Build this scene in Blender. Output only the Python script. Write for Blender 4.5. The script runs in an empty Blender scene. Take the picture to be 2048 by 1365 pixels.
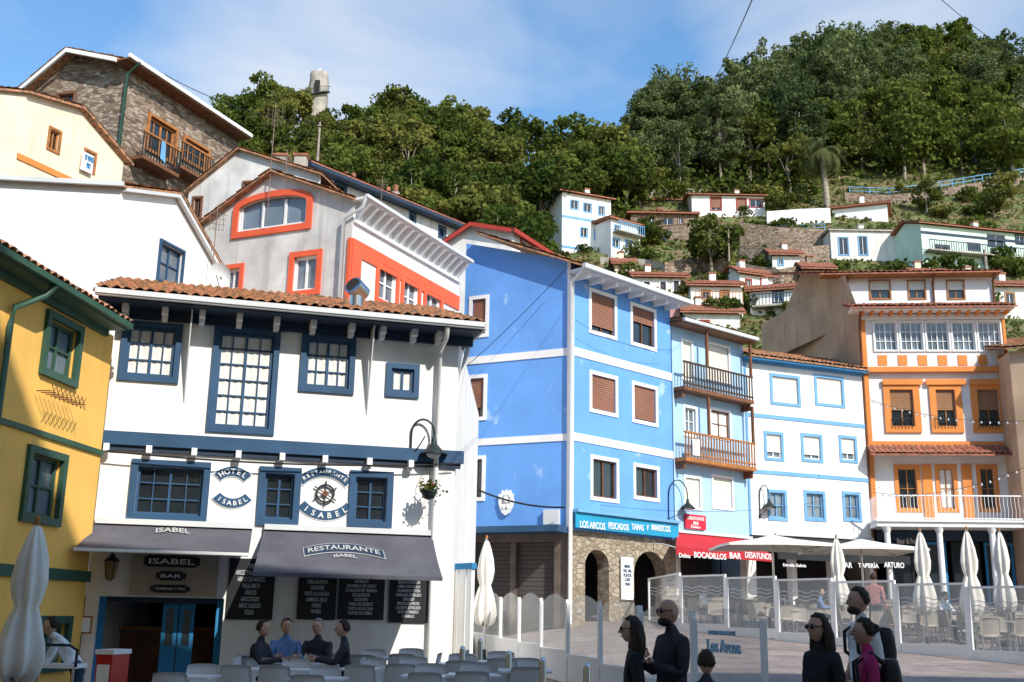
import bpy, math, random
import numpy as np
from mathutils import Vector, Matrix
from mathutils import noise as NZ
from mathutils.geometry import tessellate_polygon
rnd=random.Random(7); nr=np.random.RandomState(5)
V=Vector; rad=math.radians; pi=math.pi
sc=bpy.context.scene; COL=sc.collection
sc.view_settings.view_transform='Standard'; sc.view_settings.look='None'; sc.view_settings.exposure=0
# ---------------- camera
FPX=2190.0; th=rad(14.2); dl=.018
C=V((0,0,1.65)); F=V((0,math.cos(th),math.sin(th))); R0=V((1,0,0)); U0=V((0,-math.sin(th),math.cos(th)))
R=R0*math.cos(dl)+U0*math.sin(dl); U=U0*math.cos(dl)-R0*math.sin(dl)
cd=bpy.data.cameras.new('camera'); cam=bpy.data.objects.new('camera',cd); COL.objects.link(cam); sc.camera=cam
cd.sensor_width=36; cd.lens=FPX/2048*36; cd.clip_end=6000; cd.clip_start=.1
cam.matrix_world=Matrix(((R.x,U.x,-F.x,C.x),(R.y,U.y,-F.y,C.y),(R.z,U.z,-F.z,C.z),(0,0,0,1)))
def ray(u,v): return F*FPX+R*(u-1024)+U*(682.5-v)
def pt(u,v,y):
    r=ray(u,v); return C+r*(y/r.y)
def at(u,y,v=1100):
    p=pt(u,v,y); return (p.x,p.y)
# ---------------- materials
MC={}
def mat(name,col,rough=.85,var=.12,s=1.3,bump=.15,bs=25,metal=0,streak=0,col2=None,c2t=.62,obj=False,spec=.3):
    if name in MC: return MC[name]
    m=bpy.data.materials.new(name); MC[name]=m; m.use_nodes=True; nt=m.node_tree; N=nt.nodes; L=nt.links
    b=N['Principled BSDF']; b.inputs['Roughness'].default_value=rough; b.inputs['Metallic'].default_value=metal
    b.inputs['Specular IOR Level'].default_value=spec
    if obj: src=N.new('ShaderNodeTexCoord').outputs['Object']
    else: src=N.new('ShaderNodeNewGeometry').outputs['Position']
    def noise(sc_,det=5,mp=None):
        n=N.new('ShaderNodeTexNoise'); n.inputs['Scale'].default_value=sc_; n.inputs['Detail'].default_value=det
        if mp:
            q=N.new('ShaderNodeMapping'); q.inputs['Scale'].default_value=mp; L.new(src,q.inputs['Vector']); L.new(q.outputs[0],n.inputs['Vector'])
        else: L.new(src,n.inputs['Vector'])
        return n.outputs['Fac']
    def mr(x,a,b_,c,d):
        q=N.new('ShaderNodeMapRange'); q.inputs[1].default_value=a;q.inputs[2].default_value=b_;q.inputs[3].default_value=c;q.inputs[4].default_value=d
        L.new(x,q.inputs[0]); return q.outputs[0]
    def mix(f,a,b_,mode='MIX'):
        q=N.new('ShaderNodeMixRGB'); q.blend_type=mode
        for i,x in enumerate((f,a,b_)):
            if hasattr(x,'links') or hasattr(x,'is_linked'): L.new(x,q.inputs[i])
            elif i==0: q.inputs[0].default_value=x
            else: q.inputs[i].default_value=(*x,1)
        return q.outputs[0]
    c=mix(1.0,col,mr(noise(s),.3,.7,1-var,1+var*.6),'MULTIPLY')
    if col2: c=mix(mr(noise(s*1.7,6),c2t-.04,c2t+.04,0,1),c,col2)
    if streak: c=mix(mr(noise(1.0,5,(3.5,3.5,.3)),.52,.72,0,streak),c,tuple(x*.45 for x in col))
    L.new(c,b.inputs['Base Color'])
    if bump:
        bp=N.new('ShaderNodeBump'); bp.inputs['Strength'].default_value=bump; bp.inputs['Distance'].default_value=.02
        L.new(noise(bs,6),bp.inputs['Height']); L.new(bp.outputs[0],b.inputs['Normal'])
    return m
def stonemat(name,cols,mortar,s=3.2,mp=(1,1,1.7)):
    m=bpy.data.materials.new(name); MC[name]=m; m.use_nodes=True; nt=m.node_tree; N=nt.nodes; L=nt.links; b=N['Principled BSDF']
    b.inputs['Roughness'].default_value=.9
    g=N.new('ShaderNodeNewGeometry'); q=N.new('ShaderNodeMapping'); q.inputs['Scale'].default_value=mp; L.new(g.outputs['Position'],q.inputs[0])
    v1=N.new('ShaderNodeTexVoronoi'); v1.inputs['Scale'].default_value=s; v2=N.new('ShaderNodeTexVoronoi'); v2.feature='DISTANCE_TO_EDGE'; v2.inputs['Scale'].default_value=s
    L.new(q.outputs[0],v1.inputs[0]); L.new(q.outputs[0],v2.inputs[0])
    r=N.new('ShaderNodeValToRGB'); L.new(v1.outputs['Color'],r.inputs[0]); e=r.color_ramp.elements
    e[0].position=.15;e[0].color=(*cols[0],1);e[1].position=.85;e[1].color=(*cols[-1],1)
    if len(cols)>2: k=e.new(.5);k.color=(*cols[1],1)
    r2=N.new('ShaderNodeValToRGB'); L.new(v2.outputs[0],r2.inputs[0]); r2.color_ramp.elements[0].position=.02; r2.color_ramp.elements[1].position=.07
    mx=N.new('ShaderNodeMixRGB'); mx.inputs[1].default_value=(*mortar,1); L.new(r2.outputs[0],mx.inputs[0]); L.new(r.outputs[0],mx.inputs[2]); L.new(mx.outputs[0],b.inputs['Base Color'])
    bp=N.new('ShaderNodeBump'); bp.inputs['Strength'].default_value=.7; bp.inputs['Distance'].default_value=.05; L.new(r2.outputs[0],bp.inputs['Height']); L.new(bp.outputs[0],b.inputs['Normal'])
    return m
def leafmat(name,c1,c2,s=.6):
    m=bpy.data.materials.new(name); MC[name]=m; m.use_nodes=True; nt=m.node_tree; N=nt.nodes; L=nt.links; N.remove(N['Principled BSDF'])
    out=N['Material Output']; tc=N.new('ShaderNodeNewGeometry'); n=N.new('ShaderNodeTexNoise'); n.inputs['Scale'].default_value=s; n.inputs['Detail'].default_value=4
    L.new(tc.outputs['Position'],n.inputs['Vector']); oi=N.new('ShaderNodeObjectInfo')
    ad=N.new('ShaderNodeMath'); ad.operation='MULTIPLY_ADD'; L.new(oi.outputs['Random'],ad.inputs[0]); ad.inputs[1].default_value=.55
    sb=N.new('ShaderNodeMath'); sb.operation='SUBTRACT'; L.new(n.outputs['Fac'],sb.inputs[0]); sb.inputs[1].default_value=.25; L.new(sb.outputs[0],ad.inputs[2])
    r=N.new('ShaderNodeValToRGB'); L.new(ad.outputs[0],r.inputs[0]); r.color_ramp.elements[0].position=.1; r.color_ramp.elements[0].color=(*c1,1); r.color_ramp.elements[1].position=.85; r.color_ramp.elements[1].color=(*c2,1)
    d=N.new('ShaderNodeBsdfDiffuse'); t=N.new('ShaderNodeBsdfTranslucent'); mx=N.new('ShaderNodeMixShader'); mx.inputs[0].default_value=.3
    L.new(r.outputs[0],d.inputs[0]); L.new(r.outputs[0],t.inputs[0]); L.new(d.outputs[0],mx.inputs[1]); L.new(t.outputs[0],mx.inputs[2]); L.new(mx.outputs[0],out.inputs[0])
    return m
def glassmat(name,tr,tint,rough=.08):
    m=bpy.data.materials.new(name); MC[name]=m; m.use_nodes=True; nt=m.node_tree; N=nt.nodes; L=nt.links; b=N['Principled BSDF']
    b.inputs['Base Color'].default_value=(*tint,1); b.inputs['Roughness'].default_value=rough
    t=N.new('ShaderNodeBsdfTransparent'); mx=N.new('ShaderNodeMixShader')
    n=N.new('ShaderNodeTexNoise'); n.inputs['Scale'].default_value=1.5; q=N.new('ShaderNodeMapRange'); q.inputs[3].default_value=tr-.08;q.inputs[4].default_value=tr+.08
    L.new(n.outputs['Fac'],q.inputs[0]); L.new(q.outputs[0],mx.inputs[0]); L.new(b.outputs[0],mx.inputs[1]); L.new(t.outputs[0],mx.inputs[2]); L.new(mx.outputs[0],N['Material Output'].inputs[0]); return m
WHITE=mat('white_plaster',(.88,.865,.83),var=.06,streak=.13)
WHITE2=mat('aged_white_plaster',(.76,.74,.69),var=.14,streak=.4)
GREYP=mat('weathered_plaster',(.66,.64,.60),var=.22,streak=.5)
TRIM=mat('white_trim',(.84,.84,.82),var=.05,bump=.05,rough=.6)
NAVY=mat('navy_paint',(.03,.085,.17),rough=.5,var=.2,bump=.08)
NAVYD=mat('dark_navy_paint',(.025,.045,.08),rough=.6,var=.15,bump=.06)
YEL=mat('yellow_plaster',(.98,.56,.13),var=.08,streak=.15)
GREEN=mat('green_paint',(.045,.11,.075),rough=.5,var=.2,bump=.05)
BLUE=mat('blue_plaster',(.15,.37,.80),var=.10,s=.8,streak=.1,col2=(.36,.55,.84),c2t=.68)
LBLUE=mat('light_blue_plaster',(.40,.61,.82),var=.08,streak=.2)
SKYB=mat('light_blue_paint',(.17,.40,.66),rough=.6,var=.1,bump=.05)
BRTB=mat('bright_blue_paint',(.03,.22,.46),rough=.6,var=.1,bump=.05)
TEAL=mat('teal_sign_paint',(.02,.32,.52),rough=.5,var=.08,bump=.03)
RED=mat('red_orange_paint',(.82,.13,.055),rough=.7,var=.1,bump=.05)
DRED=mat('dark_red_paint',(.40,.045,.03),rough=.7,var=.1,bump=.05)
ORG=mat('orange_paint',(.74,.26,.06),rough=.7,var=.1,bump=.08)
WOOD=mat('brown_wood',(.20,.085,.04),rough=.6,var=.3,s=4,bump=.1)
WOODO=mat('orange_wood',(.42,.17,.05),rough=.6,var=.3,s=4,bump=.1)
SHUT=mat('brown_shutter',(.30,.14,.09),rough=.6,var=.15)
SHUTL=mat('cream_shutter',(.78,.75,.66),rough=.6,var=.06)
CREAM=mat('cream_plaster',(.88,.73,.53),var=.1,streak=.25)
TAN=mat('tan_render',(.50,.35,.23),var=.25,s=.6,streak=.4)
GREENW=mat('pale_green_plaster',(.62,.78,.66),var=.08,streak=.2)
TILE=mat('terracotta_tile',(.50,.24,.13),rough=.9,var=.45,s=5,bump=.4,bs=20,col2=(.17,.13,.08),c2t=.55)
TILER=mat('red_tile',(.40,.15,.09),rough=.9,var=.35,s=5,bump=.4,bs=20,col2=(.20,.11,.07),c2t=.56)
GUT=mat('pale_gutter',(.66,.68,.68),rough=.5,var=.08,bump=.03)
GLASS=mat('window_glass',(.02,.028,.035),rough=.06,var=.5,s=.9,bump=0,spec=.8)
GLASSL=mat('pale_window_glass',(.18,.23,.27),rough=.08,var=.4,s=.9,bump=0,spec=.8)
LACE=mat('lace_curtain',(.80,.80,.76),rough=.9,var=.12,s=10,bump=.15,bs=60)
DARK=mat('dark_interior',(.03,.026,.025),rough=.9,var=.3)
BLACK=mat('black_paint',(.02,.021,.024),rough=.5,var=.2,bump=.05)
AWN=mat('charcoal_canvas',(.11,.11,.13),rough=.9,var=.2,bump=.1,bs=60,streak=.25)
REDC=mat('red_canvas',(.5,.03,.04),rough=.9,var=.12,bump=.1)
CANV=mat('off_white_canvas',(.80,.77,.70),rough=.9,var=.1,s=3,bump=.15,obj=True)
METAL=mat('brushed_steel',(.6,.6,.6),rough=.25,metal=1,var=.08,bump=.02)
DMET=mat('dark_iron',(.03,.045,.045),rough=.5,metal=.4,var=.2,bump=.05)
PLAST=mat('white_plastic',(.70,.695,.68),rough=.45,var=.05,bump=0,obj=True)
GPLAST=mat('grey_plastic',(.38,.34,.29),rough=.5,var=.1,bump=0,obj=True)
CONC=mat('concrete',(.44,.40,.34),var=.35,s=.8,streak=.6)
BARK=mat('pale_bark',(.34,.29,.23),var=.4,s=3,bump=.4)
STONE=stonemat('brown_rubble_stone',[(.13,.085,.06),(.28,.19,.13),(.42,.34,.26)],(.19,.155,.12),3.4,(1,1,2.4))
STONE2=stonemat('tan_ashlar_stone',[(.28,.22,.15),(.38,.31,.22),(.46,.39,.29)],(.25,.205,.15),3.6,(1,1,1.7))
WGL=glassmat('clear_screen_glass',.64,(.60,.64,.62))
GOLD=mat('gold_paint',(.45,.26,.07),rough=.5,var=.1,bump=0)
LW=mat('white_lettering',(.85,.85,.83),rough=.6,var=.02,bump=0)
ETCH=mat('etched_blue_lettering',(.32,.50,.62),rough=.6,var=.05,bump=0)
# ---------------- mesh builder
WP={}
class MB:
    def __init__(s): s.v=[];s.f=[];s.m=[];s.ms=[];s.sm=[]
    def mi(s,m):
        if m not in s.ms: s.ms.append(m)
        return s.ms.index(m)
    def add(s,vs,fs,m,sm=False):
        o=len(s.v); k=s.mi(m); s.v+= [tuple(p) for p in vs]
        for f in fs: s.f.append(tuple(i+o for i in f)); s.m.append(k); s.sm.append(sm)
    def box(s,W,a,b,c,d,n0,n1,m):
        P=[W.P(x,z,n) for n in (n0,n1) for z in (c,d) for x in (a,b)]
        s.add(P,[(0,1,3,2),(4,6,7,5),(0,4,5,1),(2,3,7,6),(0,2,6,4),(1,5,7,3)],m)
    def poly(s,pts,m): s.add(pts,[tuple(range(len(pts)))],m)
    def slab(s,pts,th,m):
        n=len(pts); q=[V(p)-V((0,0,th)) for p in pts]
        s.add(list(pts)+q,[tuple(range(n)),tuple(range(2*n-1,n-1,-1))]+[(i,(i+1)%n,(i+1)%n+n,i+n) for i in range(n)],m)
    def cyl(s,a,b,r0,r1,m,seg=8,sm=True): s.tube([a,b],[r0,r1],m,seg,sm)
    def tube(s,pts,rs,m,seg=6,sm=True):
        pts=[V(p) for p in pts]; vs=[];fs=[]
        if not isinstance(rs,(list,tuple)): rs=[rs]*len(pts)
        for i,p in enumerate(pts):
            t=(pts[min(i+1,len(pts)-1)]-pts[max(i-1,0)]).normalized()
            a=t.cross(V((0,0,1)) if abs(t.z)<.9 else V((0,1,0))).normalized(); b=t.cross(a)
            for k in range(seg):
                an=2*pi*k/seg; vs.append(p+(a*math.cos(an)+b*math.sin(an))*rs[i])
        for i in range(len(pts)-1):
            for k in range(seg): fs.append((i*seg+k,i*seg+(k+1)%seg,(i+1)*seg+(k+1)%seg,(i+1)*seg+k))
        s.add(vs,fs,m,sm); s.add(vs,[tuple(range(seg)),tuple(range(len(vs)-seg,len(vs)))],m)
    def rev(s,c,prof,m,seg=12,fl=0,nf=8,jit=0):
        vs=[];fs=[]
        for r,z in prof:
            for k in range(seg):
                an=2*pi*k/seg; rr=r*(1+fl*math.cos(an*nf)+jit*NZ.noise(V((math.cos(an)*1.5,math.sin(an)*1.5,z*.6)))); vs.append(V(c)+V((rr*math.cos(an),rr*math.sin(an),z)))
        for i in range(len(prof)-1):
            for k in range(seg): fs.append((i*seg+k,i*seg+(k+1)%seg,(i+1)*seg+(k+1)%seg,(i+1)*seg+k))
        s.add(vs,fs,m,True)
    def ell(s,c,r,m,seg=12,ring=8,fn=None):
        vs=[];fs=[]
        for i in range(ring+1):
            ph=pi*i/ring
            for k in range(seg):
                an=2*pi*k/seg; q=V((math.sin(ph)*math.cos(an),math.sin(ph)*math.sin(an),math.cos(ph)))
                if fn: q=fn(q)
                vs.append(V(c)+V((q.x*r[0],q.y*r[1],q.z*r[2])))
        for i in range(ring):
            for k in range(seg): fs.append((i*seg+k,i*seg+(k+1)%seg,(i+1)*seg+(k+1)%seg,(i+1)*seg+k))
        s.add(vs,fs,m,True)
    def ring(s,W,o,i,n0,n1,m):
        n=len(o); vs=[W.P(a,b,n1) for a,b in o]+[W.P(a,b,n1) for a,b in i]+[W.P(a,b,n0) for a,b in o]+[W.P(a,b,n0) for a,b in i]
        fs=[]
        for k in range(n):
            j=(k+1)%n; fs+=[(k,j,n+j,n+k),(k,2*n+k,2*n+j,j),(n+k,n+j,3*n+j,3*n+k)]
        s.add(vs,fs,m)
    def tiles(s,a,b,c,d,m,per=.22,row=.4,amp=.045,seg=4,th=.07):
        a,b,c,d=map(V,(a,b,c,d)); nt=max(2,int((b-a).length/per)); nu=nt*seg; nv=max(2,int((d-a).length/row))
        n=(b-a).cross(d-a).normalized()
        if n.z<0: n=-n
        vs=[];fs=[]
        for k in range(nv):
            jit=[rnd.uniform(-.014,.014) for _ in range(nt+1)]
            for e in (0,1):
                t=(k+e)/nv; off=.03*(1-e)
                for i in range(nu+1):
                    x=i/nu; h=amp*abs(math.cos(pi*i/seg))+off+jit[i//seg]
                    vs.append(a.lerp(b,x).lerp(d.lerp(c,x),t)+n*h)
        w=nu+1
        for r_ in range(2*nv-1):
            for i in range(nu): fs.append((r_*w+i,r_*w+i+1,(r_+1)*w+i+1,(r_+1)*w+i))
        s.add(vs,fs,m,False); s.slab([a,b,c,d],th,m)
    def done(s,name,par=None,label=None,cat=None,kind=None,group=None,org=None):
        if not s.v: return None
        me=bpy.data.meshes.new(name); A=np.array(s.v,dtype=float)
        if org is None:
            mn=A.min(0);mx=A.max(0); c=(mn+mx)/2
            if par is None: c[2]=mn[2]
        else: c=np.array(org,dtype=float)
        me.from_pydata((A-c).tolist(),[],s.f)
        for m in s.ms: me.materials.append(m)
        me.polygons.foreach_set('material_index',s.m); me.polygons.foreach_set('use_smooth',s.sm); me.update()
        return mkobj(name,me,par,c,label,cat,kind,group)
def mkobj(name,me,par,c,label=None,cat=None,kind=None,group=None):
    ob=bpy.data.objects.new(name,me); COL.objects.link(ob); c=V(c); WP[ob]=c
    if par: ob.parent=par; ob.location=c-WP[par]
    else: ob.location=c
    for k,x in (('label',label),('category',cat),('kind',kind),('group',group)):
        if x: ob[k]=x
    return ob
def empty(name,loc,label,cat,group=None):
    return mkobj(name,None,None,loc,label,cat,None,group)
def clone(root,loc,rz,s=1,label=None):
    def rec(o,n):
        for ch in o.children:
            c=ch.copy(); COL.objects.link(c); c.parent=n; rec(ch,c)
    n=root.copy(); COL.objects.link(n); n.location=loc; n.rotation_euler=(0,0,rz); n.scale=(s,s,s) if not isinstance(s,tuple) else s
    if label: n['label']=label
    rec(root,n); return n
class Wall:
    def __init__(s,p0,p1):
        s.p=V((p0[0],p0[1],0)); q=V((p1[0],p1[1],0)); s.d=(q-s.p).normalized(); s.L=(q-s.p).length; s.n=V((s.d.y,-s.d.x,0)); s.holes=[]; s.p0=s.p; s.p1=q
    def P(s,a,z,n=0): return s.p+s.d*a+s.n*n+V((0,0,z))
    def hit(s,u,v,n=0):
        r=ray(u,v); t=((s.p-C).dot(s.n)+n)/r.dot(s.n); q=C+r*t; return ((q-s.p).dot(s.d),q.z)
    def s_(s,u,v,n=0): return s.hit(u,v,n)[0]
    def z(s,u,v,n=0): return s.hit(u,v,n)[1]
    def rect(s,u0,v0,u1,v1,n=0):
        uc=(u0+u1)/2;vc=(v0+v1)/2; return s.s_(u0,vc,n),s.s_(u1,vc,n),s.z(uc,v1,n),s.z(uc,v0,n)
    def build(s,mb,out,m,rev=.16):
        zs=[p[1] for p in out]; hs=[h for h in s.holes if min(p[1] for p in h)>min(zs)-.01 and max(p[1] for p in h)<max(zs)+.01]
        loops=[[V((a,b,0)) for a,b in out]]+[[V((a,b,0)) for a,b in h] for h in hs]
        allp=[p for l in loops for p in l]; mb.add([s.P(p.x,p.y) for p in allp],[tuple(t) for t in tessellate_polygon(loops)],m)
        for h in hs:
            n=len(h); mb.add([s.P(a,b) for a,b in h]+[s.P(a,b,-rev) for a,b in h],[(i,(i+1)%n,(i+1)%n+n,i+n) for i in range(n)],m)
def archpts(a,b,c,d,rise,n=8):
    p=[(a,c),(b,c),(b,d-rise)]
    for i in range(1,n): 
        t=pi*i/n; p.append(((a+b)/2+(b-a)/2*math.cos(t),d-rise+rise*math.sin(t)))
    return p+[(a,d-rise)]
def win(H,W,u0,v0,u1,v1,sur=.1,sm=TRIM,fm=WOOD,fw=.05,nx=2,nz=1,fill=GLASS,shut=0,shm=SHUT,curt=None,rise=0,proud=.035,rec=.12,sill=None,tail=0):
    a,b,c,d=W.rect(u0,v0,u1,v1)
    o=archpts(a,b,c,d,rise+sur*.5) if rise else [(a,c),(b,c),(b,d),(a,d)]
    A,B,Cc,D=a+sur,b-sur,c+sur,d-sur
    i_=archpts(A,B,Cc,D,rise) if rise else [(A,Cc),(B,Cc),(B,D),(A,D)]
    W.holes.append(i_)
    mb=MB(); mb.poly([W.P(x,z,-rec) for x,z in i_],fill); w=mb.done('window',H)
    if sur>0: mb=MB(); mb.ring(W,o,i_,-.02,proud,sm); mb.done('surround',w)
    mb=MB(); q=W; n0,n1=-rec+.01,-rec+.055
    def bar(x0,x1,z0,z1,k=0): mb.box(q,x0,x1,z0,z1,n0-k*.004,n1-k*.006,fm)
    bar(A,A+fw,Cc,D);bar(B-fw,B,Cc,D);bar(A+fw,B-fw,Cc,Cc+fw)
    if not rise: bar(A+fw,B-fw,D-fw,D)
    for k in range(1,nx):
        x=A+(B-A)*k/nx; ww=fw*(.9 if k*2==nx or nx==3 else .4); bar(x-ww/2,x+ww/2,Cc+fw,D-fw,1)
    for k in range(1,nz):
        z=Cc+(D-Cc)*k/nz; bar(A+fw,B-fw,z-fw*.25,z+fw*.25,2)
    mb.done('frame',w)
    if curt:
        mb=MB(); n=24; vs=[]
        for zz in (Cc,D):
            for k in range(n+1):
                x=A+(B-A)*k/n; vs.append(W.P(x,zz,-rec+.012+.008*math.sin(k*2.1)+.004*math.sin(k*5.3)))
        mb.add(vs,[(k,k+1,n+2+k,n+1+k) for k in range(n)],curt,True); mb.done('curtain',w)
    if shut:
        mb=MB(); zb=D-(D-Cc)*shut; ns=max(3,int((D-zb)/.07)); 
        for k in range(ns):
            z0=zb+(D-zb)*k/ns; z1=zb+(D-zb)*(k+1)/ns
            mb.add([W.P(A,z0,-rec+.085),W.P(B,z0,-rec+.085),W.P(B,z1,-rec+.065),W.P(A,z1,-rec+.065)],[(0,1,2,3)],shm)
            mb.add([W.P(A,z0,-rec+.085),W.P(B,z0,-rec+.085),W.P(B,z0,-rec+.065),W.P(A,z0,-rec+.065)],[(0,1,2,3)],shm)
        mb.done('shutter',w)
    if sill: mb=MB(); mb.box(W,a-.05,b+.05,c-.07,c-.002,-.02,.12,sill); mb.done('sill',w)
    return w
def tmesh(string,font_size=1,align='CENTER'):
    cu=bpy.data.curves.new('t','FONT'); cu.body=string; cu.align_x=align; cu.size=font_size; cu.extrude=.012; cu.resolution_u=3; cu.offset=.012*font_size
    o=bpy.data.objects.new('t',cu); COL.objects.link(o); dg=bpy.context.evaluated_depsgraph_get(); me=bpy.data.meshes.new_from_object(o.evaluated_get(dg))
    vs=[v.co.copy() for v in me.vertices]; fs=[tuple(p.vertices) for p in me.polygons]
    bpy.data.objects.remove(o); return vs,fs
def text(par,W,u0,v0,u1,v1,string,m=LW,n=.05,name='lettering'):
    vs,fs=tmesh(string); a,b,c,d=W.rect(u0,v0,u1,v1,n)
    x0=min(v.x for v in vs);x1=max(v.x for v in vs);y0=min(v.y for v in vs);y1=max(v.y for v in vs)
    mb=MB(); mb.add([W.P(a+(b-a)*(v.x-x0)/(x1-x0),c+(d-c)*(v.y-y0)/(y1-y0),n+v.z) for v in vs],fs,m); return mb.done(name,par)
def arctext(mb,W,cs,cz,r,string,size,a0,a1,m,n,flip=False):
    k=len(string)
    for i,ch in enumerate(string):
        if ch==' ': continue
        vs,fs=tmesh(ch,size); t=a0+(a1-a0)*(i+.5)/k
        for j in range(len(vs)):
            v=vs[j]; yy=v.y-size*.35
            rr=r+yy if not flip else r-yy
            ph=t+(v.x/r)*(1 if flip else -1)
            vs[j]=W.P(cs+rr*math.cos(ph),cz+rr*math.sin(ph),n+v.z)
        mb.add(vs,fs,m)
def arcband(mb,W,cs,cz,r0,r1,a0,a1,n0,n1,m,N=14):
    o=[(cs+r1*math.cos(a0+(a1-a0)*i/N),cz+r1*math.sin(a0+(a1-a0)*i/N)) for i in range(N+1)]
    i_=[(cs+r0*math.cos(a0+(a1-a0)*i/N),cz+r0*math.sin(a0+(a1-a0)*i/N)) for i in range(N+1)]
    vs=[W.P(x,z,n1) for x,z in o+i_]+[W.P(x,z,n0) for x,z in o+i_]; K=N+1
    fs=[(k,k+1,K+k+1,K+k) for k in range(N)]+[(k,2*K+k,2*K+k+1,k+1) for k in range(N)]+[(K+k,K+k+1,3*K+k+1,3*K+k) for k in range(N)]+[(0,K,3*K,2*K),(N,K+N,3*K+N,2*K+N)]
    mb.add(vs,fs,m)
# ---------------- terrain
def sm(t): t=max(0,min(1,t)); return t*t*(3-2*t)
HY=[80,100,120,320]; HZ=[23.5,35.3,50,194]
SKY=[(-500,330,6),(430,240,6),(500,175,6),(560,160,6),(610,205,6),(700,215,6),(760,190,6),(850,180,6),(930,195,6),(1000,215,6),(1060,250,6),(1110,272,6),(1160,245,7),(1230,240,7),(1310,185,9),(1400,180,10),(1500,120,12),(1600,95,13),(1700,75,14),(1830,10,15),(2048,-10,16),(2600,-80,16)]
CA=[];CH=[];CY=[]
for u,v,T in SKY:
    r=ray(u,v); e=r.z/r.y; y=80
    while y<300 and np.interp(y,HY,HZ)+T<1.65+e*y: y+=.5
    CA.append(r.x/r.y);CY.append(y);CH.append(np.interp(y,HY,HZ))
def G(x,y):
    t=sm((x+3)/7); zl=np.interp(y,[12,46],[0,1.02]); zr=np.interp(y,[8,46],[0,2.1]); z=zl*(1-t)+zr*t
    if y<=46: return float(z)
    if y<80: return float(z+(23.5-z)*(y-46)/34)
    a=x/y; h=np.interp(y,HY,HZ)+.5*math.sin(x*.21)*math.cos(y*.17); cy=np.interp(a,CA,CY); 
    if y>cy: h=np.interp(cy,HY,HZ)-.3*(y-cy)
    return float(max(h,-20))
def hp(u,v):
    y=47
    while y<220:
        p=pt(u,v,y)
        if p.z<=G(p.x,p.y): return p
        y+=.4
    return p
xs=[-900,-500,-300,-200,-150,-120,-100]+list(range(-90,-30,4))+list(range(-30,46,1))+list(range(46,130,4))+[140,170,220,300,500,900]
ys=[-600,-200,-100,-60,-40,-30,-20,-10,-5]+list(range(0,47,1))+list(range(48,210,3))+[215,225,240,260,300,400,700,1500]
def sheet(X,Y,off):
    vs=[(x,y,G(x,y)+off) for y in Y for x in X]; w=len(X)
    return vs,[(j*w+i,j*w+i+1,(j+1)*w+i+1,(j+1)*w+i) for j in range(len(Y)-1) for i in range(w-1)]
GRASS=mat('hillside_grass',(.11,.14,.04),var=.5,s=.35,bump=.6,bs=3,col2=(.19,.14,.07),c2t=.52)
mb=MB(); mb.add(*sheet(xs,ys,0),GRASS,True); mb.done('ground',kind='structure',org=(0,0,0))
PAV=mat('plaza_paving',(.36,.295,.26),var=.25,s=.8,bump=.3,bs=12,col2=(.28,.23,.20),c2t=.56)
nt=PAV.node_tree;N=nt.nodes;L=nt.links;b=N['Principled BSDF'];br=N.new('ShaderNodeTexBrick');g=N.new('ShaderNodeNewGeometry')
br.inputs['Scale'].default_value=1;br.inputs['Brick Width'].default_value=.9;br.inputs['Row Height'].default_value=.6;br.inputs['Mortar Size'].default_value=.012
br.inputs['Color1'].default_value=(1,1,1,1);br.inputs['Color2'].default_value=(.8,.8,.8,1);br.inputs['Mortar'].default_value=(.45,.45,.45,1)
L.new(g.outputs['Position'],br.inputs['Vector']);mx=N.new('ShaderNodeMixRGB');mx.blend_type='MULTIPLY';mx.inputs[0].default_value=1
old=b.inputs['Base Color'].links[0].from_socket;L.new(old,mx.inputs[1]);L.new(br.outputs['Color'],mx.inputs[2]);L.new(mx.outputs[0],b.inputs['Base Color'])
mb=MB(); mb.add(*sheet([x for x in xs if -30<=x<=45],[y for y in ys if -30<=y<=46],.005),PAV,True); mb.done('plaza_pavement',kind='structure',org=(0,0,0))
def rest(mb,pts,z0,z1,m):
    for i in range(len(pts)-1):
        a,b=pts[i],pts[i+1]; mb.poly([(a[0],a[1],z0),(b[0],b[1],z0),(b[0],b[1],z1),(a[0],a[1],z1)],m)
def xy(v): return (v.x,v.y)
def houseE(W,label,cat='house'):
    c=W.P(W.L/2,0); return empty('house' if cat=='house' else cat,(c.x,c.y,G(c.x,c.y)),label,cat)
def pipe(H,pts,r,m,name='downpipe'): mb=MB(); mb.tube(pts,r,m,8); return mb.done(name,H)
# ---------------- hotel (white, navy)
WA=Wall(at(182,20),at(905,21.8)); H=houseE(WA,'white three storey hotel with navy window frames and tiled roof','hotel'); A_=H
for b4,nx,nz in (((240,645,362,765),4,3),((420,657,555,868),4,6),((600,670,710,787),4,3),((771,728,838,796),2,1)):
    win(H,WA,*b4,sur=.11,sm=NAVY,fm=NAVY,fw=.055,nx=nx,nz=nz,curt=LACE,proud=.05,rec=.07)
for b4 in ((258,922,418,1044),(515,935,600,1052),(697,943,785,1056)):
    win(H,WA,*b4,sur=.12,sm=NAVY,fm=NAVY,fw=.05,nx=4 if b4[0]<300 else 2,nz=3,proud=.06)
g0=-.3; zt=WA.z(560,640)
a,b,c,d=WA.rect(186,1195,440,1420); c=G(-6,20)+.01; WA.holes.append([(a,c),(b,c),(b,d),(a,d)])
mb=MB(); WA.build(mb,[(0,g0),(WA.L,g0),(WA.L,zt),(0,zt)],WHITE,.4)
side=V((.02,1,0)).normalized(); PR=WA.p1+side*9; PL=WA.p0+side*9
rest(mb,[xy(WA.p1),xy(PR),xy(PL),xy(WA.p0)],g0,zt,WHITE); mb.done('wall',H)
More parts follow.
